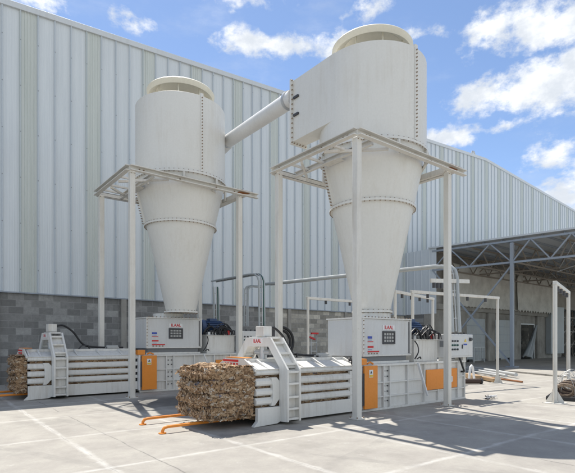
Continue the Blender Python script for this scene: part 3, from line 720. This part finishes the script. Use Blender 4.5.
    q = MB(); q.box(1.752, 1.768, -0.07, -0.05, 0.10, 0.55); q.build('door_edge', 'dark_steel', dr)
    MB().box(1.70, 1.83, -0.06, 0.06, 0.6665, 0.752).build('orange_box', 'orange_paint', T, bev=0.006)
    q = MB(); q.tube([(1.88, -0.02, 0.68), (1.93, -0.03, 0.70), (2.0, -0.02, 0.675)], 0.014, 6); q.build('orange_handle', 'orange_paint', T)
    dr = MB().box(3.28, 4.15, -0.012, 0.003, 0.215, 0.54).build('orange_hatch', 'orange_paint', T, bev=0.004)
    MB().tube([(3.90, -0.03, 0.42), (3.94, -0.045, 0.40), (3.94, -0.045, 0.33), (3.90, -0.03, 0.31)], 0.014, 6).build('handle', 'white', dr)
    MB().beam((2.98, -0.07, 0.66), (3.19, -0.09, 0.145), 0.04, 0.02).build('leaning_bar', 'white', T)
    # --- hopper
    hx0, hx1, hy0, hy1 = 1.92, 3.01, 0.10, 0.83
    nk = MB(); nk.box(hx0+0.04, hx1-0.04, hy0+0.05, hy1-0.05, TZ+0.0125, 0.775); nk.build('hopper_neck', 'seam_shadow', T)
    MB().box(hx0+0.0, hx1-0.0, hy0+0.02, hy0+0.03, TZ+0.0126, 0.70).build('neck_rail', BP, T)
    hp = MB(); hp.box(hx0, hx1, hy0, hy1, 0.776, 1.325); ho = hp.build('hopper', 'panel_grey', T, bev=0.006)
    e = MB(); e.box(hx0-0.02, hx1+0.02, hy0-0.02, hy1+0.02, 1.3255, 1.345); e.box(hx0-0.008, hx1+0.008, hy0-0.014, hy0-0.0005, 0.776, 0.80)
    e.box(hx0-0.012, hx0+0.02, hy0-0.012, hy0-0.0006, 0.802, 1.325); e.box(hx1-0.012, hx1+0.015, hy0-0.014, hy0-0.0006, 0.802, 1.325); e.build('hopper_frame', BP, ho, bev=0.003)
    e = MB()
    for k in range(15): e.cyl((hx0+0.04+k*0.073, hy0-0.01, 1.345), (hx0+0.04+k*0.073, hy0-0.01, 1.36), 0.010, 6)
    for k in range(9): e.cyl((hx0+0.004, hy0-0.02, 0.83+k*0.058), (hx0+0.004, hy0-0.012, 0.83+k*0.058), 0.008, 6)
    e.build('bolts', 'bolt_brown', ho)
    MB().box(hx1-0.045, hx1-0.028, hy0-0.006, hy0-0.001, 0.81, 1.30).build('edge_gap', 'dark_steel', ho)
    tr_ = MB(); tr_.lathe([(0.285, 1.346), (0.285, 1.43)], 48, (2.49, 0.43)); tr_.build('hopper_collar', BP, ho)
    F = hy0
    wf = MB(); wx0, wx1, wz0, wz1 = 2.345, 2.625, 0.955, 1.15
    for a in ((wx0, wx1, wz0, wz0+0.022), (wx0, wx1, wz1-0.022, wz1), (wx0, wx0+0.022, wz0+0.022, wz1-0.022), (wx1-0.022, wx1, wz0+0.022, wz1-0.022)): wf.box(a[0], a[1], F-0.018, F-0.001, a[2], a[3])
    wo_ = wf.build('window_frame', 'dark_steel', ho)
    MB().box(wx0+0.022, wx1-0.022, F-0.006, F-0.001, wz0+0.022, wz1-0.022).build('window_pane', 'dark_steel', wo_)
    q = MB()
    nx_, nz_ = 4, 3; gw = (wx1-wx0-0.044)/nx_; gh = (wz1-wz0-0.044)/nz_
    for i in range(nx_):
        for j in range(nz_):
            x = wx0+0.022+i*gw; z = wz0+0.022+j*gh; q.box(x+0.009, x+gw-0.009, F-0.009, F-0.0062, z+0.009, z+gh-0.009)
    q.build('window_panes', 'mesh_light', wo_)
    lp_ = MB().box(2.35, 2.62, F-0.006, F-0.001, 1.168, 1.238).build('logo_plate', 'white', ho)
    MB().text(LOGO, (2.485, F-0.0072, 1.202), (1, 0, 0), (0, 0, 1), 0.078, 0.02).build('logo_lettering', 'red', lp_, keep=True)
    sx = 2.02
    q = MB(); q.box(sx, sx+0.095, F-0.004, F-0.001, 1.035, 1.07); q.box(sx+0.005, sx+0.09, F-0.004, F-0.001, 1.012, 1.018); q.box(sx+0.005, sx+0.09, F-0.004, F-0.001, 0.87, 0.876); q.build('blue_sticker', 'blue', ho)
    q = MB(); q.box(sx, sx+0.12, F-0.004, F-0.001, 0.985, 0.997); q.box(sx, sx+0.125, F-0.004, F-0.001, 0.902, 0.928); q.box(sx, sx+0.25, F-0.004, F-0.001, 0.835, 0.855); q.build('red_sticker', 'red', ho)
    q = MB()
    for k in range(4): q.box(sx+0.01+k*0.06, sx+0.04+k*0.06, F-0.004, F-0.001, 0.808, 0.828)
    q.build('warning_pictograms', 'bolt_brown', ho)
    # --- power pack
    tk = MB(); tk.box(3.16, 3.80, 0.14, 0.78, TZ+0.0125, 1.02); tk.box(3.14, 3.82, 0.12, 0.80, 1.0205, 1.035); tk.build('oil_tank', 'baler_paint', T, bev=0.006)
    mo = MB(); mc = Vector((3.45, 0.46, 1.19)); mo.cyl(mc-Vector((0.20, 0, 0)), mc+Vector((0.20, 0, 0)), 0.12, 24); mo.cyl(mc+Vector((0.20, 0, 0)), mc+Vector((0.27, 0, 0)), 0.135, 24, 0.10); mo.cyl(mc-Vector((0.28, 0, 0)), mc-Vector((0.20, 0, 0)), 0.16, 24)
    for k in range(18):
        a_ = 2*PI*k/18; mo.beam(mc+Vector((-0.18, 0.13*math.cos(a_), 0.13*math.sin(a_))), mc+Vector((0.18, 0.13*math.cos(a_), 0.13*math.sin(a_))), 0.012, 0.03, (0, math.cos(a_), math.sin(a_)))
    mo.box(mc.x-0.08, mc.x+0.08, mc.y-0.07, mc.y+0.07, mc.z+0.12, mc.z+0.18); mo.box(mc.x-0.15, mc.x+0.15, mc.y-0.1, mc.y+0.1, 1.036, mc.z-0.10)
    mo.build('electric_motor', 'motor_blue', T)
    hs_ = MB(); random.seed(3)
    for k in range(30):
        x, y = random.uniform(3.16, 3.60), random.uniform(0.06, 0.4); x2, y2 = x+random.uniform(0.1, 0.42), y+random.uniform(-0.15, 0.3); zt_ = random.uniform(1.10, 1.27)
        hs_.hose([(x, y, 1.03), (x+random.uniform(-.04, .04), y, (1.03+zt_)/2), ((x*2+x2)/3, y, zt_), ((x+2*x2)/3, (y+y2)/2, zt_+random.uniform(-.08, .02)), (x2, y2, 1.12), (x2+random.uniform(-.05, .05), y2, 1.03)], random.choice((0.009, 0.012, 0.016)), 6)
    hs_.hose([(3.02, 0.02, 0.72), (3.08, 0.0, 0.82), (3.14, 0.05, 0.92), (3.17, 0.13, 1.0)], 0.010, 6); hs_.hose([(3.05, 0.0, 0.72), (3.10, -0.02, 0.75), (3.12, -0.02, 0.72)], 0.010, 6)
    hs_.build('hydraulic_hoses', 'black_rubber', T)
    vb = MB()
    for k in range(7):
        x, y = 3.20+k*0.085, 0.16+0.03*(k % 3); vb.box(x, x+0.05, y, y+0.07, 1.036, 1.09+0.03*(k % 2)); vb.cyl((x+0.0, y+0.03, 1.07+0.02*(k%3)), (x+0.07, y+0.03, 1.07+0.02*(k%3)), 0.014, 8)
    vb.build('valve_bank', 'bright_metal', T)
    MB().cyl((3.66, 0.16, 1.036), (3.66, 0.16, 1.12), 0.03, 12).build('red_cap', 'red', T)
    # --- control cabinet
    kx0, kx1, ky0, ky1, kz0, kz1 = 3.84, 4.56, -0.06, 0.20, 0.72, 1.115
    cb = MB().box(kx0, kx1, ky0, ky1, kz0, kz1).build('control_cabinet', 'panel_grey', T, bev=0.008)
    dd_ = MB().box(kx0+0.03, kx1-0.03, ky0-0.010, ky0-0.001, kz0+0.03, kz1-0.03).build('cabinet_door', 'panel_grey', cb, bev=0.004)
    q = MB(); 
    for i, z in enumerate((1.02, 0.95, 0.88)):
        for j in range(3): MB().cyl((kx0+0.07+j*0.075, ky0-0.03, z-0.02), (kx0+0.07+j*0.075, ky0-0.011, z-0.02), 0.016, 10).build('push_button', ('dark_steel', 'green_hose', 'dark_steel')[i], dd_)
    q.cyl((kx1-0.11, ky0-0.045, 1.03), (kx1-0.11, ky0-0.011, 1.03), 0.030, 12); q.box(kx1-0.13, kx1-0.09, ky0-0.03, ky0-0.0105, 1.0, 1.06); q.build('main_switch', 'dark_steel', dd_)
    q = MB(); q.box(kx0+0.05, kx0+0.26, ky0-0.013, ky0-0.0105, 0.925, 0.94); q.box(kx0+0.05, kx0+0.26, ky0-0.013, ky0-0.0105, 0.855, 0.868); q.build('switch_labels', 'green_hose', dd_)
    q = MB(); q.prism([(kx0+0.43, 0.985), (kx0+0.50, 0.985), (kx0+0.465, 1.04)], 'y', ky0-0.014, ky0-0.011); q.build('warning_triangle', 'yellow', dd_)
    MB().box(kx0+0.41, kx0+0.52, ky0-0.014, ky0-0.011, 0.93, 0.955).build('blue_label', 'blue', dd_)
    MB().box(kx0+0.36, kx0+0.375, ky0-0.025, ky0-0.011, 0.87, 0.94).build('door_handle', 'dark_steel', dd_)
    MB().box(kx0-0.006, kx0-0.001, 0.02, 0.12, 0.90, 1.0).build('vent_grille', 'seam_shadow', cb)
    MB().box(4.35, 4.44, 0.0, 0.16, TZ+0.013, 0.719).build('cabinet_bracket', BP, T); MB().box(3.86, 3.95, 0.0, 0.16, TZ+0.013, 0.719).build('cabinet_bracket', BP, T)
    MB().hose([(4.20, -0.02, 0.72), (4.21, -0.05, 0.64), (4.24, -0.06, 0.56), (4.29, -0.055, 0.50), (4.33, -0.03, 0.475), (4.34, 0.03, 0.47)], 0.017, 8).build('cabinet_cable', 'black_rubber', T)
    gl = MB()
    for k in range(6): gl.cyl((3.92+k*0.11, 0.05, 1.1155), (3.92+k*0.11, 0.05, 1.15), 0.017, 8)
    gl.build('cable_glands', 'dark_steel', cb)
    return T
bR = baler((3.14, 4.55, 0), 'nearer baler with bale tubes in sunlight, pushing out the big bale')
bL = copy_tree(bR); bL.location = Vector((1.52, 8.98, 0))*K; bL.scale = (1.1, 1.1, 1.1)
bL['label'] = 'farther baler standing in the building shade by the block wall at the left'

# ---- cardboard bales
def bale(label, loc, lx, ly, lz, seed, z0):
    T = thing('cardboard_bale', label, 'bale', loc, group='bales leaving the presses')
    random.seed(seed)
    w = MB(); w.box(0, lx, 0, ly, z0, z0+lz)
    for ax, ln in ((0, lx), (1, ly), (2, lz)): 
        n_ = max(3, int(ln/0.018)); lo = (0, 0, z0)[ax]
        for k in range(1, n_):
            co_ = Vector((0, 0, 0)); co_[ax] = (lo+ln*k/n_)*K; no_ = Vector((0, 0, 0)); no_[ax] = 1
            bmesh.ops.bisect_plane(w.bm, geom=w.bm.verts[:]+w.bm.edges[:]+w.bm.faces[:], plane_co=co_, plane_no=no_)
    cx_, cy_, cz_ = lx/2*K, ly/2*K, (z0+lz/2)*K
    off = Vector((seed*3.1, 0, 0))
    for v_ in w.bm.verts:
        c = v_.co; rx, ry, rz = (c.x-cx_)/(lx/2*K), (c.y-cy_)/(ly/2*K), (c.z-cz_)/(lz/2*K)
        # round the edges
        n_ = Vector((rx**9, ry**9, rz**9)); 
        if n_.length < 1e-4: continue
        n_.normalize()
        edge = sorted([abs(rx), abs(ry), abs(rz)])[1]
        shr = -0.055*max(0, edge-0.80)/0.20
        lay = abs(math.sin((c.z/K-z0)/lz*PI*4.0+1.3*noise.noise(c*1.6+off)))**0.6
        amp = 0.13*(lay-0.72)*(1.0 if abs(rx) > 0.9 else 0.12) if abs(rz) < 0.97 else 0
        d_ = 0.05*noise.noise(c*3.2+off) + 0.035*noise.noise(c*9+off) + 0.028*noise.noise(c*22+off) + 0.015*noise.noise(c*48+off)
        if abs(rz) > 0.97 and rz > 0: d_ += 0.03*noise.noise(c*5+off)+0.02
        v_.co = c + n_*(amp+d_+shr)
    # loose flaps of card
    fl = []
    for k in range(int(3600*lx*ly/(0.8*0.8))+700):
        f_ = random.random(); s = random.choice((0, 0, 1, 1, 2, 2, 3))
        u, q = random.uniform(0.02, 0.98), random.uniform(0.02, 0.98)
        if s == 0: p = Vector((0, ly*u, z0+lz*q)); n_ = Vector((-1, 0, 0))
        elif s == 1: p = Vector((lx*u, 0, z0+lz*q)); n_ = Vector((0, -1, 0))
        elif s == 2: p = Vector((lx*u, ly*q, z0+lz)); n_ = Vector((0, 0, 1))
        else: p = Vector((lx*u, ly, z0+lz*q)); n_ = Vector((0, 1, 0))
        d_ = 0.05*noise.noise(p*K*3.2+off)+0.02; lay = abs(math.sin((p.z-z0)/lz*PI*4.0+1.3*noise.noise(p*K*1.6+off)))**0.6; p = p + n_*(d_+(0.13*(lay-0.72) if s == 0 else 0.016*(lay-0.72) if s != 2 else 0)+random.uniform(-0.02, 0.008))/K
        a = Vector((random.gauss(0, 1), random.gauss(0, 1), random.gauss(0, 0.5))); a = (a - n_*a.dot(n_)*random.uniform(0.6, 1.0)).normalized()
        b2 = n_.cross(a).normalized(); b2 = (b2 + n_*random.uniform(-0.55, 0.55)).normalized()
        sa_, sb_ = random.uniform(0.008, 0.034)*random.uniform(.6, 1.1), random.uniform(0.005, 0.022)
        w.face([p-a*sa_-b2*sb_, p+a*sa_-b2*sb_*random.uniform(.3, 1), p+a*sa_*random.uniform(.4, 1)+b2*sb_, p-a*sa_+b2*sb_*random.uniform(.2, 1)])
    w.build('packed_card', 'waste_card', T, keep=True, ang=25)
    ww = MB()
    for k in range(4):
        z = z0+lz*(k+0.5)/4+0.05*0
        z = z0 + lz*(k/4.0) + 0.02 if k else z0+0.05
        ww.tube([(lx, -0.012, z), (0.03, -0.012, z), (-0.012, 0.03, z), (-0.012, ly-0.03, z), (0.03, ly+0.012, z), (lx, ly+0.012, z)], 0.0025, 5)
    ww.build('tie_wire', 'dark_wood', T)
    return T
bale('big brown cardboard bale in full sun on orange rails, mouth of the nearer press', (2.56, 4.60, 0), 0.575, 0.78, 0.60, 2, 0.095)
bale('narrow cardboard bale at the left edge, in front of the block wall', (1.36, 9.08, 0), 0.155, 0.80, 0.62, 5, 0.11)

def rail(label, x0, y, x1, z=0.07, sc=1.0, mirror=False):
    T = thing('bale_rail', label, 'rail', (x0, y, 0), group='orange floor rails in front of the presses')
    L_ = x1-x0
    MB().tube([(0.0, 0, 0.008), (0.003, 0, z*0.5), (0.02, 0, z*0.86), (0.06, 0, z), (0.2, 0, z), (L_, 0, z)], 0.017*sc, 10).build('tube', 'orange_paint', T)
    MB().cyl((0, 0, 0.001), (0, 0, 0.012), 0.042*sc, 16).build('foot_plate', 'orange_paint', T)
rail('nearest orange rail, its bent end on sunlit concrete before the big bale', 2.11, 4.84, 3.15)
rail('orange rail behind the nearest one, running under the big bale', 2.15, 5.50, 3.15)
rail('front orange rail running in from the left edge under the narrow bale', 0.55, 9.22, 1.6, 0.085, 1.1)
rail('rear orange rail at the left edge, closer to the block wall', 0.55, 9.86, 1.6, 0.085, 1.1)

# ================================================================== WIRE GANTRIES
def gantry(label, p, q, H, knobs, group='pipe gantries for the baling wire', hang=0.0):
    T = thing('wire_gantry', label, 'gantry', (p[0], p[1], 0), group=group)
    d = Vector((q[0]-p[0], q[1]-p[1], 0))
    for o_ in (Vector((0, 0, 0)), d):
        po = MB().cyl(o_, o_+Vector((0, 0, H)), 0.032, 14).build('post', 'frame_paint', T)
        n_ = d.normalized(); m_ = Vector((-n_.y, n_.x, 0)); f = MB()
        for s in (n_, -n_, m_, -m_):
            f.bm.faces.new([f.bm.verts.new((o_+x)*K) for x in (s*0.034+Vector((0, 0, 0.01)), s*0.13+Vector((0, 0, 0.01)), s*0.13+Vector((0, 0, 0.03)), s*0.034+Vector((0, 0, 0.20)))])
        f.box(o_.x-0.14, o_.x+0.14, o_.y-0.14, o_.y+0.14, 0.0, 0.010); f.build('foot_plate', 'frame_paint', po)
    MB().beam(Vector((0, 0, H+0.005))-d.normalized()*0.04, d+Vector((0, 0, H+0.005))+d.normalized()*0.04, 0.06, 0.06).build('top_bar', 'frame_paint', T, bev=0.006)
    for k in range(knobs):
        c = d*((k+0.7)/(knobs+0.4))+Vector((0, 0, H-0.07)); kk = MB(); kk.cyl(c-Vector((0, 0, 0.035)), c+Vector((0, 0, 0.045)), 0.03, 10); kk.build('wire_guide', 'dark_steel', T)
    return T
gantry('pale pipe gantry behind the control cabinet, its right foot on sunlit slab', (8.15, 6.10), (10.9, 5.72), 2.02, 4)
gantry('pipe gantry showing just past the big hopper top, half behind the hoses', (7.91, 6.36), (10.02, 6.90), 2.03, 4)
gantry('slim pipe gantry standing against the block wall, left of the big hopper', (7.26, 8.40), (10.05, 8.40), 2.0, 3)
gantry('tall pipe gantry at the right edge over the wire coils', (8.11, 3.30), (9.99, 3.82), 1.93, 4)

# ================================================================== CABLE TRAYS AND RISERS
def tray(label, pts, w=0.085, rr=0.024, gap=0.16, group='cable trays over the machines', cable='green_hose', axis=(1, 0, 0), side=1):
    T = thing('cable_tray', label, 'cable tray', (*pts[0][:2], 0), group=group); b0 = Vector((*pts[0][:2], 0))
    P_ = [Vector(p)-b0 for p in pts]; ax = Vector(axis)*w/2
    for s in (-1, 1): MB().tube([p+ax*s for p in P_], rr, 8).build('side_rail', 'door_grey', T)
    rg = MB(); Ld = 0
    for a_, c_ in zip(P_, P_[1:]):
        n_ = max(1, int((c_-a_).length/gap))
        for k in range(n_): q = a_.lerp(c_, (k+0.5)/n_); rg.beam(q-ax, q+ax, 0.02, 0.012)
    rg.build('rungs', 'galvanised', T)
    n_ = Vector((0, 0, 0.02))
    for k in (-0.25, 0.3): MB().tube([p+ax*k+Vector((0.02*side, -0.012, 0.0)) + Vector((0, 0, 0.016)) for p in P_], 0.014, 6).build('cable', cable if k > 0 else 'galvanised', T)
    return T
tray('cable tray bending down behind the nearer yoke, against the cladding', [(6.49, 11.45, 2.64), (6.48, 9.6, 2.62), (6.48, 9.36, 2.60), (6.48, 9.24, 2.53), (6.48, 9.18, 2.42), (6.48, 9.16, 1.35)], 0.15)
tray('short cable riser with a bent top, left of the tall tray', [(6.80, 9.56, 2.34), (6.5, 9.6, 2.34), (6.40, 9.62, 2.32), (6.34, 9.62, 2.24), (6.33, 9.62, 1.36)], 0.10, axis=(0.6, -0.6, 0))
tray('cable riser beside the farther cyclone leg, left of the others', [(5.76, 10.08, 2.30), (5.76, 10.06, 2.0), (5.76, 10.05, 1.2)], 0.13)
tray('long cable tray crossing to the nearer machine, dropping beside its cabinet', [(7.0, 9.63, 2.43), (7.35, 7.5, 2.42), (7.78, 5.25, 2.41), (7.80, 5.05, 2.38), (7.81, 4.97, 2.30), (7.81, 4.94, 2.18), (7.74, 4.84, 1.16)], 0.13, rr=0.036, gap=0.4, axis=(0.8, -0.6, 0))
hb = thing('hanger_bar', 'short pale bar with a row of black hooks, near the right post', 'bar', (7.05, 4.90, 0))
MB().beam((0, 0, 2.05), (1.22, 0.0, 2.13), 0.03, 0.07).build('bar', 'frame_paint', hb)
MB().box(0.58, 0.63, 0.0, 0.05, 1.10, 2.05).build('upright', 'frame_paint', hb)
for k in range(4): MB().cyl((0.10+k*0.11, 0, 1.93), (0.10+k*0.11, 0, 2.02), 0.03, 10).build('hook', 'dark_steel', hb)

# hose arc between the machines
def arc(c, r, a0, a1, n, ax=(1, 0, 0)):
    ax = Vector(ax).normalized(); return [Vector(c)+ax*r*math.cos(a0+(a1-a0)*i/n)+Vector((0, 0, r*math.sin(a0+(a1-a0)*i/n))) for i in range(n+1)]
T = thing('hose_coil', 'thick black hoses arching down behind the nearer yoke', 'hose', (6.8, 8.8, 0))
for k, (r, dx) in enumerate(((0.34, 0.0), (0.27, 0.02))):
    MB().tube([Vector(( -0.12, 0, 1.30-0.03*k))]+arc((0.0, 0.03*k, 0.98), r, PI*0.62, -PI*0.18, 16)+[Vector((r*0.75, 0.03*k, 0.62)), Vector((r*0.5, 0.03*k, 0.5))], 0.034, 10).build('hose', 'black_rubber', T)
MB().box(-0.35, 0.0, 0.06, 0.24, 0.0, 1.35).build('junction_box', 'dark_steel', T, bev=0.01)

# red and grey trolley by the wall
T = thing('hand_trolley', 'grey hand trolley with red handles by the block wall', 'trolley', (9.3, 10.5, 0))
q = MB()
for x in (-0.10, 0.12): q.tube([(x, 0, 0.05), (x, 0, 1.16), (x+0.03, 0.05, 1.22)], 0.014, 8)
for z in (0.35, 0.7, 0.95): q.beam((-0.1, 0, z), (0.12, 0, z), 0.02, 0.02)
q.box(-0.14, 0.16, -0.16, 0.0, 0.03, 0.05); q.build('frame', 'galvanised', T)
q = MB(); q.box(-0.10, 0.16, -0.04, 0.02, 1.20, 1.25); q.prism([(-0.20, 1.10), (0.02, 1.03), (0.04, 1.06), (-0.17, 1.14)], 'y', -0.05, 0.0); q.build('handle', 'red', T)
for x in (-0.14, 0.15): MB().cyl((x, 0, 0.08), (x+0.04, 0, 0.08), 0.08, 16).build('wheel', 'black_rubber', T)
T = thing('white_rack', 'thin pale rack of rods beside the red handled trolley', 'rack', (9.75, 10.2, 0))
q = MB()
for x in (-0.12, 0.0, 0.12): q.beam((x, 0, 0), (x*0.5, 0.05, 1.12), 0.022, 0.022)
q.beam((-0.12, 0, 0.3), (0.12, 0, 0.3), 0.02, 0.02); q.build('rods', 'galvanised', T)
T.name = 'metal_rack'

# ---- right side clutter
def pole(label, a, b2, r, m='galvanised', group='steel pipes lying on the slab', name='steel_pipe'):
    p, q = Vector(a), Vector(b2); o = MB().cyl(p, q, r, 14).build(name, m); tag(o, label, 'pipe', group); return o
pole('long pale pipe lying farthest back, behind the gantry foot', (15.0, 8.9, 0.10), (12.7, 6.15, 0.10), 0.05)
pole('pale pipe lying in the middle of the pipe pile', (14.6, 8.75, 0.08), (12.35, 6.25, 0.08), 0.042)
pole('thin pale pipe at the front of the pipe pile', (14.0, 8.5, 0.06), (12.5, 6.55, 0.06), 0.028)
pole('thin dark bar lying on the slab right of the gantry foot', (12.0, 6.45, 0.03), (11.35, 5.35, 0.03), 0.022, 'rust')
o = MB(); o.beam((11.9, 7.05, 0.07), (11.1, 6.35, 0.07), 0.22, 0.12); o = o.build('wood_block', 'wood', bev=0.01); tag(o, 'short tan timber block near the pipe pile', 'timber')
o = MB(); o.beam((11.5, 6.45, 0.06), (10.9, 5.75, 0.06), 0.16, 0.08); o = o.build('timber_beam', 'wood', bev=0.01); tag(o, 'brown timber beam right behind the lifting loop', 'timber')
T = thing('scrap_roller', 'dark rusty roller with flat ends lying behind the baler end', 'roller', (10.1, 6.0, 0))
MB().cyl((-0.3, 0.24, 0.07), (0.24, -0.16, 0.07), 0.06, 20).build('roller', 'dark_wood', T); MB().cyl((0.24, -0.16, 0.07), (0.27, -0.18, 0.07), 0.07, 20).build('end_disc', 'dark_steel', T)
T = MB(); T.tube([(-0.13, 0, 0.02), (-0.09, 0, 0.2), (-0.05, 0, 0.36), (0, 0, 0.40), (0.05, 0, 0.36), (0.09, 0, 0.2), (0.13, 0, 0.02)], 0.028, 10)
T.box(-0.17, 0.17, -0.09, 0.09, 0.0, 0.02); o = T.build('lifting_loop', 'white', loc=(10.75, 6.3, 0.0)); tag(o, 'upright white lifting loop standing on the slab past the baler', 'lifting eye')
T = thing('crowd_barrier', 'small grey crowd barrier leaning by the first loading door', 'barrier', (19.3, 11.2, 0))
q = MB()
for x in (0, 0.9): q.tube([(x, 0, 0.05), (x, 0, 0.72)], 0.02, 8)
for z in (0.15, 0.72): q.beam((0, 0, z), (0.9, 0, z), 0.03, 0.03)
q.build('rail_frame', 'galvanised', T); q = MB()
for k in range(1, 7): q.beam((k*0.13, 0, 0.15), (k*0.13, 0, 0.72), 0.015, 0.015)
q.build('bars', 'galvanised', T)
T = thing('strap_scrap', 'crumpled black and white strap on the slab at the shadow edge', 'strap', (7.79, 4.24, 0))
random.seed(11)
for mm, k0 in (('black_rubber', 0), ('white', 5)):
    q = MB()
    for k in range(3):
        pts = [Vector((random.uniform(-.08, .08)+0.05*i-0.1, random.uniform(-.06, .06), random.uniform(0.015, 0.06))) for i in range(6)]; q.hose(pts, 0.008, 6)
    q.build('strap', mm, T)
# coils of baling wire in a tray
tr_ = thing('wire_tray', 'low dark tray holding the wire coils under the right gantry', 'tray', (8.58, 3.08, 0), 0.28)
q = MB(); q.box(0, 1.5, 0, 0.52, 0.0, 0.02); q.box(0, 1.5, 0, 0.02, 0.0201, 0.06); q.box(0, 1.5, 0.50, 0.52, 0.0201, 0.06); q.box(0, 0.02, 0.0201, 0.4999, 0.0201, 0.06); q.build('pan', 'black_rubber', tr_)
def wcoil(i, x, y, label):
    T = thing('wire_coil', label, 'wire coil', (x, y, 0.032), 0.28, 'wire coils under the right gantry')
    q = MB(); random.seed(20+i)
    for k in range(14):
        r = random.uniform(0.075, 0.12); xx = random.uniform(0.0, 0.13); ph = random.uniform(-.04, .04); cz = 0.13
        q.tube([(xx+ph*math.sin(a*PI/8), 0.28+r*math.cos(a*PI/8)*1.5, cz+r*math.sin(a*PI/8)) for a in range(16)], 0.0055, 5, closed=True)
    q.build('coil', 'bolt_brown' if i % 2 == 0 else 'dark_wood', T)
    for k in range(2):
        r = random.uniform(0.12, 0.20); h_ = random.uniform(0.22, 0.42); x0 = random.uniform(-0.05, 0.15); lean = random.uniform(-0.12, 0.12)
        MB().tube([(x0+lean*math.sin(a*PI/14), 0.26+r*math.cos(a*PI/14), 0.04+h_*math.sin(a*PI/14)) for a in range(15)], 0.0038, 5).build('loose_loop', 'galvanised', T)
for i, lb in enumerate(('rusty wire coil at the left end of the dark tray, next to the gantry post', 'dark wire coil second from the gantry post in the dark tray', 'rusty wire coil in the middle of the dark tray', 'dark wire coil toward the right end of the dark tray', 'rusty wire coil at the right end of the dark tray')): wcoil(i, 8.66+i*0.27*math.cos(0.28), 3.08+i*0.27*math.sin(0.28), lb)
# scaffold behind the right gantry, inside the open bay
T = thing('scaffold', 'rusty scaffold lattice inside the dark open bay at the right edge', 'scaffold', (31.2, 12.6, 0))
q = MB()
for x in (0, 1.2, 2.4, 3.6):
    for y in (0, 1.0): q.beam((x, y, 0), (x, y, 2.9), 0.05, 0.05)
for z in (0.8, 1.6, 2.5):
    for y in (0, 1.0): q.beam((0, y, z), (3.6, y, z), 0.05, 0.05)
for x in (0, 1.2, 2.4):
    for z in (0, 0.8, 1.6): q.beam((x, 0, z), (x+1.2, 0, z+0.8), 0.04, 0.04); q.beam((x+1.2, 1, z), (x, 1, z+0.8), 0.04, 0.04)
q.build('lattice', 'brown_primer', T)
